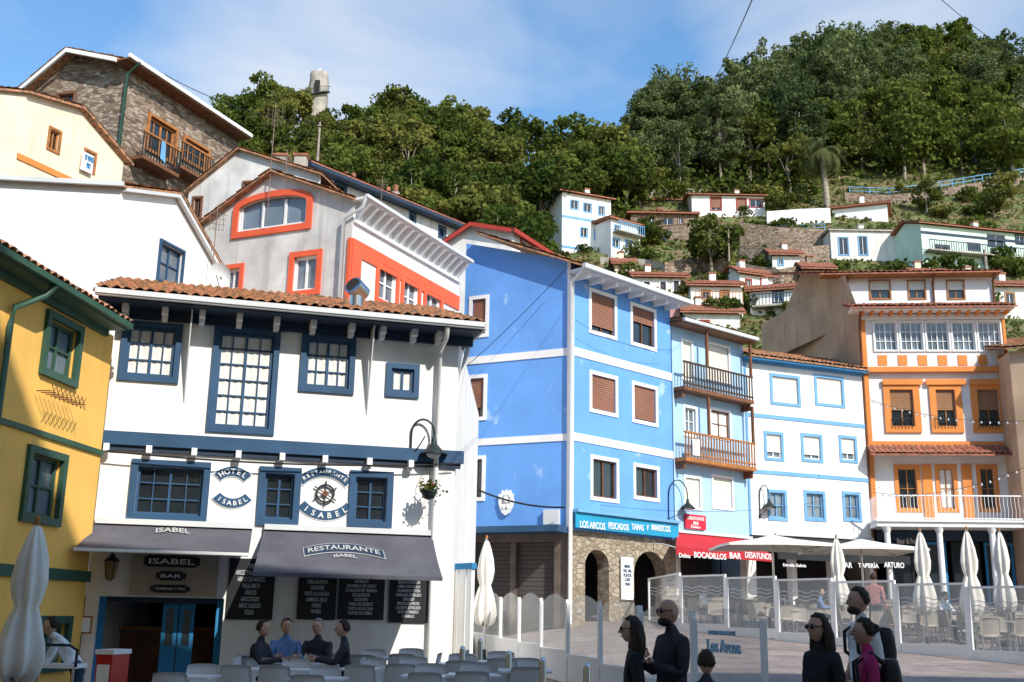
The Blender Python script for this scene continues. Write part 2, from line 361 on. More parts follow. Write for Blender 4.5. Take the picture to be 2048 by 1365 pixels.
mb=MB(); mb.box(WA,a-.2,b+1.2,c,d+.2,-3.4,-3.3,DARK); mb.box(WA,a-.2,b+.2,d,d+.1,-3.3,-.41,DARK); mb.box(WA,a-.3,a-.2,c,d,-3.3,-.41,DARK); mb.box(WA,b+.2,b+.3,c,d,-3.3,-.41,DARK); mb.done('doorway_interior',H)
mb=MB(); mb.box(WA,a+.2,b-.1,c,c+1.05,-2.2,-1.8,WOOD); mb.box(WA,a+.1,b,c+1.05,c+1.12,-2.3,-1.7,WOODO); mb.done('bar_counter',H)
s0=WA.s_(320,1280); s1=WA.s_(388,1280)
for k in (0,1):
    mb=MB(); x0=s0+(s1-s0)*k/2; x1=x0+(s1-s0)/2-.02; mb.ring(WA,[(x0,c),(x1,c),(x1,d-.1),(x0,d-.1)],[(x0+.07,c+.8),(x1-.07,c+.8),(x1-.07,d-.2),(x0+.07,d-.2)],-.35,-.3,BRTB); mb.box(WA,x0+.07,x1-.07,c+.1,c+.8,-.34,-.31,BRTB); mb.box(WA,x0+.07,x1-.07,c+.8,d-.2,-.335,-.325,GLASS); mb.done('door',H)
mb=MB(); mb.box(WA,a,a+.12,c,d,-.3,-.2,BRTB); mb.box(WA,b-.12,b,c,d,-.3,-.2,BRTB); mb.box(WA,a+.12,b-.12,d-.1,d,-.3,-.2,NAVYD); mb.done('door_frame',H)
def zz(u,v,n=0): return WA.z(u,v,n)
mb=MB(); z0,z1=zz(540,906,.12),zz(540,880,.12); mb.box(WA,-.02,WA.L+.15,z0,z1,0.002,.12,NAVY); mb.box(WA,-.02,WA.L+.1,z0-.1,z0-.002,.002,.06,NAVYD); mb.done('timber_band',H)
for u in (215,300,390,478,565,650,738,820):
    mb=MB(); s=WA.s_(u,890); mb.box(WA,s-.05,s+.05,z0-.14,z0-.004,.062,.24,TRIM); mb.box(WA,s-.049,s+.049,z0-.2,z0-.14,.062,.15,TRIM); mb.done('rafter_end',H)
ze=WA.z(600,618,.7); zu=ze-.04; oe=.33
for u in (250,330,405,480,555,628,705,767,830,880):
    mb=MB(); s=WA.s_(u,630,.3); mb.box(WA,s-.055,s+.055,zu-.22,zu-.08,.091,.45,TRIM); mb.box(WA,s-.05,s+.05,zu-.3,zu-.22,.0,.3,TRIM); mb.done('rafter_end',H)
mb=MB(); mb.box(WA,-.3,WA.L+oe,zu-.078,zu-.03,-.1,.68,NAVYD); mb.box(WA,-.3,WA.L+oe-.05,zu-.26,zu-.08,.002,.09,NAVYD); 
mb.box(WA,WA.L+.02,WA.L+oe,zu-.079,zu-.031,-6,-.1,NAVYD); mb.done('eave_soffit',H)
mb=MB(); mb.box(WA,-.35,WA.L+oe+.02,ze-.06,ze+.035,.68,.82,GUT); mb.box(WA,-.35,WA.L+oe+.02,ze-.09,ze-.06,.7,.79,GUT); mb.box(WA,WA.L+oe,WA.L+oe+.1,ze-.05,ze+.03,-6,.6,GUT); mb.done('gutter',H)
mb=MB(); rn=5.6; sl=.325; oe+=.06; mb.tiles(WA.P(-.4,ze+.04,.72),WA.P(WA.L+oe,ze+.04,.72),WA.P(WA.L+oe,ze+.04+sl*rn,.72-rn),WA.P(-.4,ze+.04+sl*rn,.72-rn),TILE,.2,.38,.055)
mb.tiles(WA.P(WA.L+oe,ze+.04,.72-2*rn),WA.P(-.4,ze+.04,.72-2*rn),WA.P(-.4,ze+.04+sl*rn,.72-rn),WA.P(WA.L+oe,ze+.04+sl*rn,.72-rn),TILE,.3,.5); mb.done('roof',H)
s=WA.s_(876,800); pipe(H,[WA.P(s,ze-.1,.7),WA.P(s,ze-.3,.6),WA.P(s-.02,ze-.5,.12),WA.P(s-.02,zz(870,1050),.12),WA.P(s-.02,.3,.12)],.05,TRIM)
for uu in (383,748):
    s=WA.s_(uu,640,.35); mb=MB(); mb.add([WA.P(s-.012,zu-.1,.1),WA.P(s+.012,zu-.1,.1),WA.P(s+.012,zu-.1,.5),WA.P(s-.012,zu-.1,.5),WA.P(s-.01,zu-1.8,.02),WA.P(s+.01,zu-1.8,.02)],[(0,1,2,3),(0,3,4),(1,5,2),(3,2,5,4),(0,4,5,1)],GUT); mb.done('eave_bracket',H)
for dn in (.25,1.6,3):
    mb=MB(); mb.tube([WA.P(WA.L+.01,zu-1.7,-dn),WA.P(WA.L+.12,zu-.9,-dn),WA.P(WA.L+.28,zu-.1,-dn)],[.03,.05,.05],GUT,6); mb.done('eave_bracket',H)
# awnings
def awning(H,W,ut0,vt0,ut1,vt1,ub0,vb0,ub1,vb1,n,m,val=.0,name='awning',vm=None):
    t0=W.hit(ut0,vt0,.03);t1=W.hit(ut1,vt1,.03);zt_=(t0[1]+t1[1])/2
    b0=W.hit(ub0,vb0,n);b1=W.hit(ub1,vb1,n); zb=(b0[1]+b1[1])/2
    mb=MB(); N_=10
    for i in range(N_):
        f0,f1=i/N_,(i+1)/N_
        def q(f,e,dz=0): 
            sag=-.05*math.sin(pi*f); x=(t0[0]+(b0[0]-t0[0])*f) if e==0 else (t1[0]+(b1[0]-t1[0])*f); return W.P(x,zt_+(zb-zt_)*f+sag+dz,.03+(n-.03)*f)
        mb.add([q(f0,0),q(f0,1),q(f1,1),q(f1,0)],[(0,1,2,3)],m,True); mb.add([q(f0,0,-.012),q(f0,1,-.012),q(f1,1,-.012),q(f1,0,-.012)],[(0,1,2,3)],m,True)
    mb.box(W,b0[0],b1[0],zb-val,zb+.01,n-.01,n+.015,vm or m); w=mb.done(name,H)
    mb=MB(); mb.box(W,b0[0],b1[0],zb-.05,zb-.012,n-.06,n-.012,TRIM); mb.box(W,t0[0],t1[0],zt_+.0,zt_+.1,.0,.12,GUT)
    for x in (b0[0]+.15,b1[0]-.15): mb.tube([W.P(x,zt_-.45,.02),W.P(x,(zt_+zb)/2-.2,n*.5),W.P(x,zb-.03,n-.03)],.02,TRIM,5)
    mb.done('awning_arm',w); return w,(b0[0],b1[0],zb,zt_)
def ontext(par,W,q,n,f0,f1,x0,x1,st,m=LW,bow=0,band=None):
    vs,fs=tmesh(st); X0=min(v.x for v in vs);X1=max(v.x for v in vs);Y0=min(v.y for v in vs);Y1=max(v.y for v in vs); mb=MB()
    def S(x,f,e): f+=bow*(2*(x-x0)/(x1-x0)-1)**2; return W.P(x,q[3]+(q[2]-q[3])*f-.05*math.sin(pi*f)+.012+e,.03+(n-.03)*f+e)
    if band:
        for mm,g_,e in ((GUT,.022,.006),(NAVYD,.010,.012)):
            K=20; xa,xb=x0-.06-g_,x1+.06+g_; o=[S(xa+(xb-xa)*k/K,ff,e) for ff in (f0-.03-g_,f1+.03+g_) for k in range(K+1)]; mb.add(o,[(k,k+1,K+2+k,K+1+k) for k in range(K)],mm)
    mb.add([S(x0+(x1-x0)*(v.x-X0)/(X1-X0),f1+(f0-f1)*(v.y-Y0)/(Y1-Y0),.022) for v in vs],fs,m); mb.done('lettering',par)
w,q=awning(H,WA,190,1052,505,1054,147,1098,497,1106,1.3,AWN,.04,vm=TRIM)
ontext(w,WA,q,1.3,.10,.24,WA.s_(312,1060,.3),WA.s_(380,1060,.3),'ISABEL',bow=.04)
w,q=awning(H,WA,528,1062,865,1070,505,1146,885,1155,1.7,AWN,.06)
ontext(w,WA,q,1.7,.30,.40,q[0]+1.0,q[1]-1.0,'RESTAURANTE',bow=.10,band=True); ontext(w,WA,q,1.7,.50,.57,q[0]+1.45,q[1]-1.45,'ISABEL',bow=.03)
def arcsign(ub,vb,wpx,st,up):
    S0,Z0=WA.hit(ub,vb); hw=abs(WA.s_(ub+wpx/2,vb)-S0); r=hw*1.35; cz=Z0-r*.93 if up else Z0+r*.93; ha=math.asin(hw/r)
    mb=MB(); a0,a1=(pi/2+ha,pi/2-ha) if up else (-pi/2-ha,-pi/2+ha)
    arcband(mb,WA,S0,cz,r-.085,r+.085,a0,a1,.018,.03,NAVY); arcband(mb,WA,S0,cz,r-.105,r+.105,a0+(a0-a1)*.03,a1-(a0-a1)*.03,.002,.018,TRIM); p=mb.done('wall_sign',H)
    mb=MB(); d_=(a1-a0)*.05; arctext(mb,WA,S0,cz,r,st,min(.15,2*hw/len(st)*1.25),a0+d_,a1-d_,LW,.035,not up); mb.done('lettering',p)
arcsign(466,946,60,'HOTEL',True); arcsign(464,1004,64,'ISABEL',False); arcsign(650,949,96,'RESTAURANTE',True); arcsign(650,1027,96,'ISABEL',False)
S0,Z0=WA.hit(650,988); mb=MB()
def torus(mb,W,cs,cz,r,t,n,m):
    arcband(mb,W,cs,cz,r-t,r+t,0,2*pi-.001,n-t*.7,n+t*.7,m,24)
torus(mb,WA,S0,Z0,.165,.017,.05,BLACK);torus(mb,WA,S0,Z0,.035,.02,.05,WOOD)
for k in range(6):
    t=pi*k/3+.5; P_=lambda r:WA.P(S0+r*math.cos(t),Z0+r*math.sin(t),.05); mb.tube([P_(.03),P_(.18),P_(.205),P_(.25)],[.010,.010,.016,.010],BLACK,6)
mb.done('ship_wheel_emblem',H)
a,b,c,d=WA.rect(262,1108,436,1192); mb=MB(); mb.box(WA,a,b,c,d,.003,.08,mat('beige_board',(.46,.38,.30),var=.1)); fb=mb.done('fascia_board',H)
for b4,st in (((288,1112,400,1135),'ISABEL'),((312,1143,372,1162),'BAR'),((300,1170,380,1186),'COMEDOR 1º PISO')):
    a,b,c,d=WA.rect(*b4,.08); mb=MB(); mb.box(WA,a,b,c+.03,d-.03,.083,.115,BLACK); mb.box(WA,a+.06,b-.06,c,d,.083,.11,BLACK); p=mb.done('sign_plate',fb)
    text(p,WA,b4[0]+10,b4[1]+6,b4[2]-10,b4[3]-6,st,LW,.12)
menus=[((455,1118,548,1240),'ISABEL\nARROZ CON BOGAVANTE\nARROZ CON MARISCO\nPAELLA MIXTA\nARROCES\nARROZ NEGRO\nARROZ CALDOSO\nFIDEUA'),
 ((595,1150,672,1240),'ENSALADA MIXTA\nCHIPIRONES\nPULPO A LA GALLEGA\nGAMBAS AL AJILLO\nALMEJAS\nNAVAJAS'),((676,1150,768,1240),'ENTRECOT\nSOLOMILLO DE CERDO\nCHULETON DE TERNERA\nESCALOPE DE\nCACHOPO\nTABLA DE QUESOS\nTARTA DE LA CASA\nPOSTRE DE CREMA'),
 ((778,1152,856,1246),'BESUGO A LA ESPALDA\nLUBINA CON CEBOLLA\nCALAMARES DE POTERA\nPARRILLADA DE PESCADO\nLENGUADO\nMERLUZA DEL PINCHO\nCALDERETA DE PESCADO\nDE ROCA Y MARISCO\nRODABALLO')]
for b4,st in menus:
    a,b,c,d=WA.rect(*b4); mb=MB(); mb.box(WA,a,b,c,d,.003,.04,BLACK); p=mb.done('menu_board',H); text(p,WA,b4[0]+14,b4[1]+10,b4[2]-14,b4[3]-10,st,GUT,.045)
a,b,c,d=WA.rect(150,1232,184,1268,.3); mb=MB(); mb.box(WA,a,b,c,d,.28,.31,WOODO); mb.box(WA,a+.03,b-.03,c+.03,d-.03,.312,.318,LW); mb.done('menu_frame',H)
# flue
S_=WA.hit(712,600,-1.2); mb=MB(); p=WA.P(S_[0],S_[1]-.5,-1.2); mb.cyl(p,p+V((0,0,.6)),.14,.14,METAL,16); q_=p+V((0,0,.74)); mb.tube([q_+V((.1,.15,-.08)),q_+V((-.06,-.14,.05))],[.2,.2],METAL,20); mb.tube([q_+V((-.061,-.141,.05)),q_+V((-.065,-.15,.053))],[.16,.16],DARK,20); mb.done('chimney_flue',H,'shiny steel flue with round cowl')
# ---------------- yellow house
def gy(y): return -7.35+.1*(y-19.6)
WG=Wall((gy(10),10),(gy(19.6),19.6)); H=houseE(WG,'yellow plaster house with green windows and green eaves')
for b4 in ((82,632,158,766),(44,897,124,1050),(66,1232,134,1345)): win(H,WG,*b4,sur=.12,sm=GREEN,fm=GREEN,fw=.06,nx=2,nz=2,fill=GLASSL,proud=.07)
ov=.4; ze=WG.z(120,572,ov); e1=WG.L-.35
mb=MB(); WG.build(mb,[(0,-.3),(WG.L,-.3),(WG.L,ze-.1),(0,ze-.1)],YEL)
rest(mb,[xy(WG.p1),(WG.p1.x-7,WG.p1.y+.7),(WG.p0.x-7,WG.p0.y+.7),xy(WG.p0)],-.3,ze-.1,YEL); mb.done('wall',H)
mb=MB(); mb.box(WG,0,e1,ze-.09,ze-.02,-.05,ov,GREEN); mb.box(WG,0,e1,ze-.2,ze-.092,.002,.08,GREEN); mb.done('eave_soffit',H)
mb=MB(); mb.box(WG,0,e1+.05,ze-.06,ze+.04,ov,ov+.1,GREEN); mb.done('gutter',H)
mb=MB(); mb.tiles(WG.P(0,ze+.04,ov+.06),WG.P(e1+.05,ze+.04,ov+.06),WG.P(e1+.05,ze+2.3,-3.6),WG.P(0,ze+2.3,-3.6),TILE,.2,.38,.055); mb.tiles(WG.P(e1+.05,ze+.04,-7.4),WG.P(0,ze+.04,-7.4),WG.P(0,ze+2.3,-3.6),WG.P(e1+.05,ze+2.3,-3.6),TILE,.3,.5); mb.done('roof',H)
mb=MB(); z=WG.z(90,870); mb.box(WG,0,WG.L+.02,z-.05,z+.04,.002,.04,GREEN); mb.done('timber_band',H); mb=MB(); z=WG.z(80,1145); mb.box(WG,0,WG.L+.02,z-.1,z+.08,.002,.06,GREEN); mb.done('timber_band',H)
s=WG.s_(18,690,.1); pipe(H,[WG.P(s+.5,ze-.05,ov+.05),WG.P(s+.42,ze-.25,ov-.05),WG.P(s+.02,ze-.55,.1),WG.P(s,ze-.8,.08),WG.P(s,.4,.08)],.05,GREEN)
s0=WG.s_(78,790,.1);s1=WG.s_(150,795,.1);z=WG.z(100,790,.1); mb=MB()
for k in range(9):
    x=s0+(s1-s0)*k/8; x2=s0+(s1-s0)*((k+1)%9)/8
    mb.tube([WG.P(x,z,.05),WG.P(x,z,.3)],.009,WOOD,4)
    if k<8: mb.tube([WG.P(x,z+.1,.3),WG.P(x2,z-.1,.3)],.008,WOOD,4);mb.tube([WG.P(x,z-.1,.3),WG.P(x2,z+.1,.3)],.008,WOOD,4)
mb.done('drying_rack',H)
# ---------------- generic two-face gabled house
def prof(W,pts): return [W.hit(u,v) for u,v in pts]
def rake(mb,P,dirv,depth,ov,m,per=.25,th=.12,dz=.02):
    for i in range(len(P)-1):
        a,b=V(P[i]),V(P[i+1]); e=(b-a).normalized()*ov*.6
        if i==0: a=a-e
        if i==len(P)-2: b=b+e
        f=-dirv*ov; up=V((0,0,th+dz)); k=dirv*depth
        if a.z<=b.z: mb.tiles(a+f+up,a+k+up,b+k+up,b+f+up,m,per,.45,.05,3,th)
        else: mb.tiles(b+k+up,b+f+up,a+f+up,a+k+up,m,per,.45,.05,3,th)
W1=Wall(at(-90,26.6,400),at(240,27,400)); W2=Wall(at(240,27,400),at(437,31.3,500)); H=houseE(W1,'tall plain white house with small navy shuttered window')
win(H,W2,314,488,366,574,sur=.07,sm=NAVY,fm=NAVY,nx=2,nz=2,fill=GLASSL,proud=.06)
pr=prof(W2,[(240,374),(350,389)])+[(W2.L,W2.z(437,538))]; pr[0]=(0,pr[0][1])
mb=MB(); W2.build(mb,[(0,0),(W2.L,0)]+pr[::-1],WHITE)
z=pr[0][1]; W1.build(mb,[(0,0),(W1.L,0),(W1.L,z),(0,z)],WHITE); bk=W1.p0+(W2.p1-W2.p0); rest(mb,[xy(W2.p1),xy(bk)],0,pr[2][1],WHITE); o=W1.p0-W2.p0
mb.poly([V(W1.P(0,0)),bk,bk+V((0,0,pr[2][1])),W2.P(*pr[1])+o,W1.P(0,z)],WHITE); mb.done('wall',H)
mb=MB(); rake(mb,[W2.P(*p) for p in pr],-W1.d,W1.L,.2,TILE,.22,.06,.0); mb.done('roof',H)
mb=MB(); 
for i in range(2): 
    a_,b_=V(W2.P(*pr[i],.06)),V(W2.P(*pr[i+1],.06)); mb.slab([a_,b_,b_+W2.n*.12,a_+W2.n*.12],.12,GUT)
mb.box(W1,0,W1.L+.1,z-.02,z+.1,.05,.2,GUT); mb.done('gutter',H)
# I grey/red house
W1=Wall(at(398,33.2,500),at(703,31,500)); W2=Wall(at(703,31,500),at(918,37,560)); H=houseE(W1,'grey white gabled house with red painted window surrounds')
win(H,W1,468,383,625,468,sur=.2,sm=RED,fm=TRIM,fw=.1,nx=3,nz=1,fill=GLASSL,rise=.3,proud=.06)
win(H,W1,578,503,643,592,sur=.17,sm=RED,fm=TRIM,fw=.08,nx=2,fill=GLASSL,proud=.06); win(H,W1,444,530,487,588,sur=.14,sm=RED,fm=TRIM,fw=.08,fill=GLASSL,proud=.06)
for b4 in ((750,524,797,615),(800,552,840,640),(845,578,884,660)): win(H,W2,*b4,sur=.16,sm=RED,fm=TRIM,fw=.09,nx=2,nz=2,fill=GLASSL,proud=.06)
pr=[(0,W1.z(400,456)),W1.hit(548,348),(W1.L,W1.z(705,402))]
mb=MB(); W1.build(mb,[(0,0),(W1.L,0)]+pr[::-1],GREYP); zt=pr[2][1]; W2.build(mb,[(0,0),(W2.L,0),(W2.L,zt),(0,zt)],WHITE)
bk=W1.p0+(W2.p1-W2.p0); o=W2.p1-W2.p0; rest(mb,[xy(bk),xy(W1.p0)],0,pr[0][1],GREYP); mb.poly([W2.p1,bk]+[W1.P(*p)+o for p in pr],GREYP); mb.done('wall',H)
mb=MB(); rake(mb,[W1.P(*p) for p in pr],W2.d,W2.L,.22,TILE,.25,.06,0); mb.done('roof',H)
z=W2.z(715,482); zb_=W2.z(715,515); mb=MB(); mb.box(W2,.0,W2.L,zb_,z,.003,.05,RED); mb.box(W2,.0,.5,0,zb_-.002,.003,.05,RED); mb.done('painted_band',H); mb=MB(); mb.box(W1,W1.L-.12,W1.L,0,z,.003,.05,RED); mb.done('painted_band',H)
mb=MB(); mb.box(W2,-.1,W2.L,zt-.04,zt+.04,0.0,.48,TRIM); mb.box(W2,0,W2.L,zt-.7,zt-.6,.003,.1,TRIM); mb.done('eave_soffit',H)
for k in range(16):
    mb=MB(); s=.2+k*(W2.L-.4)/15; mb.add([W2.P(s+e,zz_,n) for e in(-.05,.05) for zz_,n in ((zt-.04,.003),(zt-.04,.45),(zt-.15,.45),(zt-.48,.1),(zt-.59,.003))],[(0,1,2,3,4),(5,6,7,8,9),(0,1,6,5),(1,2,7,6),(2,3,8,7),(3,4,9,8)],TRIM)
    mb.done('rafter_end',H)
mb=MB(); mb.box(W2,-.15,W2.L,zt-.02,zt+.08,.482,.58,GUT); mb.done('gutter',H)
pipe(H,[W2.P(-.1,zt,.5),W2.P(-.1,zt-.3,.4),W1.P(W1.L-.25,zt-.6,.12),W1.P(W1.L-.25,0.3,.12)],.06,GUT)
# J
W1=Wall(at(378,40,380),at(640,39,380)); H=houseE(W1,'weathered grey plaster gabled house with chimneys')
for b4 in ((484,362,510,393),(383,393,405,440)): win(H,W1,*b4,sur=.08,sm=WOOD,fm=WOOD,nx=2)
pr=[(0,W1.z(378,385)),W1.hit(480,302),(W1.L,W1.z(640,352))]
mb=MB(); W1.build(mb,[(0,0),(W1.L,0)]+pr[::-1],GREYP); bkv=V((.25,1,0)).normalized(); rest(mb,[xy(W1.p1),xy(W1.p1+bkv*7),xy(W1.p0+bkv*7),xy(W1.p0)],0,min(pr[0][1],pr[2][1]),GREYP); mb.poly([W1.P(*p)+bkv*7 for p in pr],GREYP); mb.done('wall',H)
mb=MB(); rake(mb,[W1.P(*p) for p in pr],bkv,7,.2,TILE,.25,.06,0); rf=mb.done('roof',H)
for u in (560,600): mb=MB(); p=pt(u,325,42); mb.box(Wall((p.x-.25,p.y),(p.x+.25,p.y)),0,.5,p.z-1.5,p.z+.3,-.4,0,CONC); mb.box(Wall((p.x-.25,p.y),(p.x+.25,p.y)),-.05,.55,p.z+.3,p.z+.4,-.45,.05,TILER); mb.done('chimney',rf)
# K stone house
W1=Wall(at(55,43,220),at(240,42,220)); W2=Wall(at(240,42,220),at(480,49.2,250)); H=houseE(W1,'tall rubble stone house with timber balconies and white eaves')
pr=[(0,W1.z(60,190)),W1.hit(152,112),(W1.L,W1.z(240,132))]
for b4 in ((290,240,353,318),(362,284,418,336)): win(H,W2,*b4,sur=.12,sm=WOODO,fm=WOODO,fw=.12,nx=4,nz=2,proud=.1)
win(H,W1,112,185,150,225,sur=.1,sm=WOOD,fm=WOOD)
mb=MB(); W1.build(mb,[(0,0),(W1.L,0)]+pr[::-1],STONE); zt=pr[2][1]; W2.build(mb,[(0,0),(W2.L,0),(W2.L,zt),(0,zt)],STONE); o=W2.p1-W2.p0; bk=W1.p0+o; rest(mb,[xy(bk),xy(W1.p0)],0,pr[0][1],STONE); mb.poly([W2.p1,bk]+[W1.P(*p)+o for p in pr],STONE); mb.done('wall',H)
mb=MB(); rake(mb,[W1.P(*p) for p in pr],W2.d,W2.L,.6,TILE,.25,.08,0); mb.done('roof',H)
mb=MB()
for i in range(2):
    a_,b_=V(W1.P(*pr[i],.6)),V(W1.P(*pr[i+1],.6)); mb.slab([a_,b_,b_+W1.n*.1,a_+W1.n*.1],.18,TRIM)
mb.box(W2,-.6,W2.L,zt-.05,zt+.12,.7,.8,TRIM); mb.box(W2,-.6,W2.L,zt-.12,zt-.05,.0,.7,WOOD)
mb.done('fascia_board',H)
for b4 in ((283,322,360,345),(360,338,425,362)):
    a,b,c,d=W2.rect(*b4,.8); mb=MB(); mb.box(W2,a,b,c+.2,c+.35,.0,.8,WOOD)
    for k in range(14): x=a+(b-a)*k/13; mb.box(W2,x-.02,x+.02,c+.35,d+.9,.74,.78,DMET)
    mb.box(W2,a,b,d+.9,d+.98,.72,.8,WOODO); mb.done('balcony',H)
pipe(H,[W2.P(.0,zt,.8),W2.P(-.1,zt-.5,.3),W2.P(-.1,1,.1)],.07,GREEN)
p=W2.P(1.7,W2.z(310,272,.9),.85); mb=MB(); mb.add([p,p+W2.d*.25,p+W2.d*.35-V((0,0,.9)),p-V((0,0,.8))],[(0,1,2,3)],SKYB); mb.done('towel',H,'light blue towel hung to dry')
# L cream
W1=Wall(at(-140,31.5,260),at(42,32,260)); W2=Wall(at(42,32,260),at(250,35.9,300)); H=houseE(W1,'cream plaster house with terracotta roof verge and for-sale banner')
win(H,W2,94,256,122,306,sur=.08,sm=WOODO,fm=WOODO,nx=2); win(H,W2,165,300,192,346,sur=.08,sm=WOODO,fm=WOODO,nx=2,fill=GLASSL)
pr=[(0,W2.z(42,182)),W2.hit(155,217),(W2.L,W2.z(250,326))]
mb=MB(); W2.build(mb,[(0,0),(W2.L,0)]+pr[::-1],CREAM); z=pr[0][1]; W1.build(mb,[(0,0),(W1.L,0),(W1.L,z),(0,z)],CREAM); o=W1.p0-W2.p0; mb.poly([W1.p0,W2.p1+o]+[W2.P(*p)+o for p in pr[::-1]],CREAM); rest(mb,[xy(W2.p1),xy(W2.p1+o)],0,pr[2][1],CREAM); mb.done('wall',H)
mb=MB(); rake(mb,[W2.P(*p) for p in pr],-W1.d,W1.L,.25,TILE,.22,.08,0); mb.done('roof',H)
mb=MB(); zc=W2.z(60,318); mb.box(W2,-.02,W2.L,zc-.2,zc,.003,.04,ORG); mb.done('painted_band',H)
a,b,c,d=W2.rect(166,306,190,344,.2); mb=MB(); mb.box(W2,a,b,c,d,.1,.13,LW); p_=mb.done('sale_banner',H); text(p_,W2,169,312,187,338,'SE VENDE\nPISO',BRTB,.14)
# M long white
W1=Wall(at(615,47.5,350),at(928,55.7,460)); H=houseE(W1,'long white house with dark roof gutter')
for b4 in ((668,366,694,386),(818,425,832,450),(876,452,892,478),(740,392,752,412)): win(H,W1,*b4,sur=.08,sm=NAVY,fm=NAVY)
zt=W1.z(780,403); mb=MB(); W1.build(mb,[(0,0),(W1.L,0),(W1.L,zt),(0,zt)],WHITE2); bkv=V((-.3,1,0)).normalized(); rest(mb,[xy(W1.p1),xy(W1.p1+bkv*7),xy(W1.p0+bkv*7),xy(W1.p0)],0,zt,WHITE2); mb.done('wall',H)
mb=MB(); mb.box(W1,-.3,W1.L+.3,zt-.1,zt+.06,.0,.6,NAVYD); mb.done('eave_soffit',H); mb=MB(); a_=W1.P(-.3,zt+.14,.6);b_=W1.P(W1.L+.3,zt+.14,.6); mb.tiles(a_,b_,b_+bkv*4+V((0,0,1.5)),a_+bkv*4+V((0,0,1.5)),TILER,.3,.5,.05,3); c_=a_+bkv*8;d_=b_+bkv*8; mb.tiles(d_,c_,a_+bkv*4+V((0,0,1.5)),b_+bkv*4+V((0,0,1.5)),TILER,.3,.5,.05,3); mb.done('roof',H)
for u,v in ((690,372),(705,374),(775,402),(790,398)):
    mb=MB(); p=pt(u,v,53); mb.box(Wall((p.x-.2,p.y),(p.x+.2,p.y)),0,.4,p.z-1.2,p.z+.4,-.3,0,CONC); mb.cyl((p.x,p.y+.15,p.z+.4),(p.x,p.y+.15,p.z+.8),.12,.12,TILER); mb.done('chimney',H)
# N red trim
W1=Wall(at(885,50,490),at(1025,49,490)); W2=Wall(at(1025,49,490),at(1205,58,530)); H=houseE(W1,'cream house with dark red verge boards and tiled roof')
pr=[(0,W1.z(888,492)),W1.hit(945,452),(W1.L,W1.z(1025,464))]; win(H,W2,1040,482,1072,512,sur=.12,sm=DRED,fm=TRIM)
mb=MB(); W1.build(mb,[(0,0),(W1.L,0)]+pr[::-1],WHITE2); zt=pr[2][1]; W2.build(mb,[(0,0),(W2.L,0),(W2.L,zt),(0,zt)],WHITE2);o=W2.p1-W2.p0;bk=W1.p0+o; rest(mb,[xy(bk),xy(W1.p0)],0,pr[0][1],WHITE2); mb.poly([W2.p1,bk]+[W1.P(*p)+o for p in pr],WHITE2); mb.done('wall',H)
mb=MB(); rake(mb,[W1.P(*p) for p in pr],W2.d,W2.L,.3,TILER,.3,.06,0); mb.done('roof',H)
mb=MB()
for i in range(2):
    a_,b_=V(W1.P(*pr[i],.3)),V(W1.P(*pr[i+1],.3)); mb.slab([a_+V((0,0,.06)),b_+V((0,0,.06)),b_+W1.n*.08+V((0,0,.06)),a_+W1.n*.08+V((0,0,.06))],.2,DRED)
mb.box(W2,-.3,W2.L,zt-.15,zt+.06,.2,.3,DRED); mb.done('verge_board',H)
# ---------------- blue house
W1=Wall(at(915,37.8),at(1139,36)); W2=Wall(at(1139,36),at(1349,39.95)); H=houseE(W2,'bright blue four storey house with white bands, stone arches below','house'); BL=H
zg=W2.z(1240,1070); zt=W2.z(1145,552)
for b4 in ((938,592,978,676),(934,750,974,842),(931,912,971,1003)): win(H,W1,*b4,sur=.13,sm=TRIM,fm=WOOD,nx=2,shut=.75 if b4[1]<900 else 0)
for i,b4 in enumerate(((1177,584,1233,674),(1260,612,1312,697),(1178,747,1235,830),(1263,768,1315,850),(1180,914,1237,1004),(1266,930,1318,1002))): win(H,W2,*b4,sur=.13,sm=TRIM,fm=WOOD,nx=2,shut=(.85,.4,.97,.95,0,0)[i])
for u0,u1,v0 in ((1170,1218,1100),(1268,1333,1103)):
    a,b,c,d=W2.rect(u0,v0,u1,1230); c=G(3,37)+.02; W2.holes.append(archpts(a,b,c,d,(b-a)*.45,12))
pr=[(0,W1.z(915,490)),(W1.L,W1.z(1135,522))]
mb=MB(); W2.build(mb,[(0,zg),(W2.L,zg),(W2.L,zt),(0,zt)],BLUE); W2.build(mb,[(0,0),(W2.L,0),(W2.L,zg-.002),(0,zg-.002)],STONE2,.5)
W1.build(mb,[(0,zg),(W1.L,zg)]+pr[::-1],BLUE); 
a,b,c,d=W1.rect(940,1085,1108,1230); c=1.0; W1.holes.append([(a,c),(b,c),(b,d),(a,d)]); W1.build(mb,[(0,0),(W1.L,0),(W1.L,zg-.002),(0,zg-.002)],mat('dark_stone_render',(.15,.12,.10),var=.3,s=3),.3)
mb.poly([W1.P(W1.L,zt),W2.P(W2.L,zt),W1.P(W1.L,pr[1][1])],BLUE)
bk=W1.p0+(W2.p1-W2.p0); rest(mb,[xy(W2.p1),xy(bk),xy(W1.p0)],zg,zt,BLUE); rest(mb,[xy(W2.p1),xy(bk),xy(W1.p0)],0,zg,DARK); mb.done('wall',H)
mb=MB(); n=22; sh=mat('grey_roller_shutter',(.085,.075,.07),var=.1)
for k in range(n): z0=c+(d-c)*k/n; z1=c+(d-c)*(k+1)/n; mb.box(W1,a,(a+b)/2-.1,z0,z1-.01,-.3,-.25-.01*(k%2),sh); mb.box(W1,(a+b)/2+.1,b,z0,z1-.01,-.3,-.25-.01*(k%2),sh)
mb.box(W1,(a+b)/2-.1,(a+b)/2+.1,c,d,-.3,-.1,MC['dark_stone_render']); mb.done('roller_shutter',H)
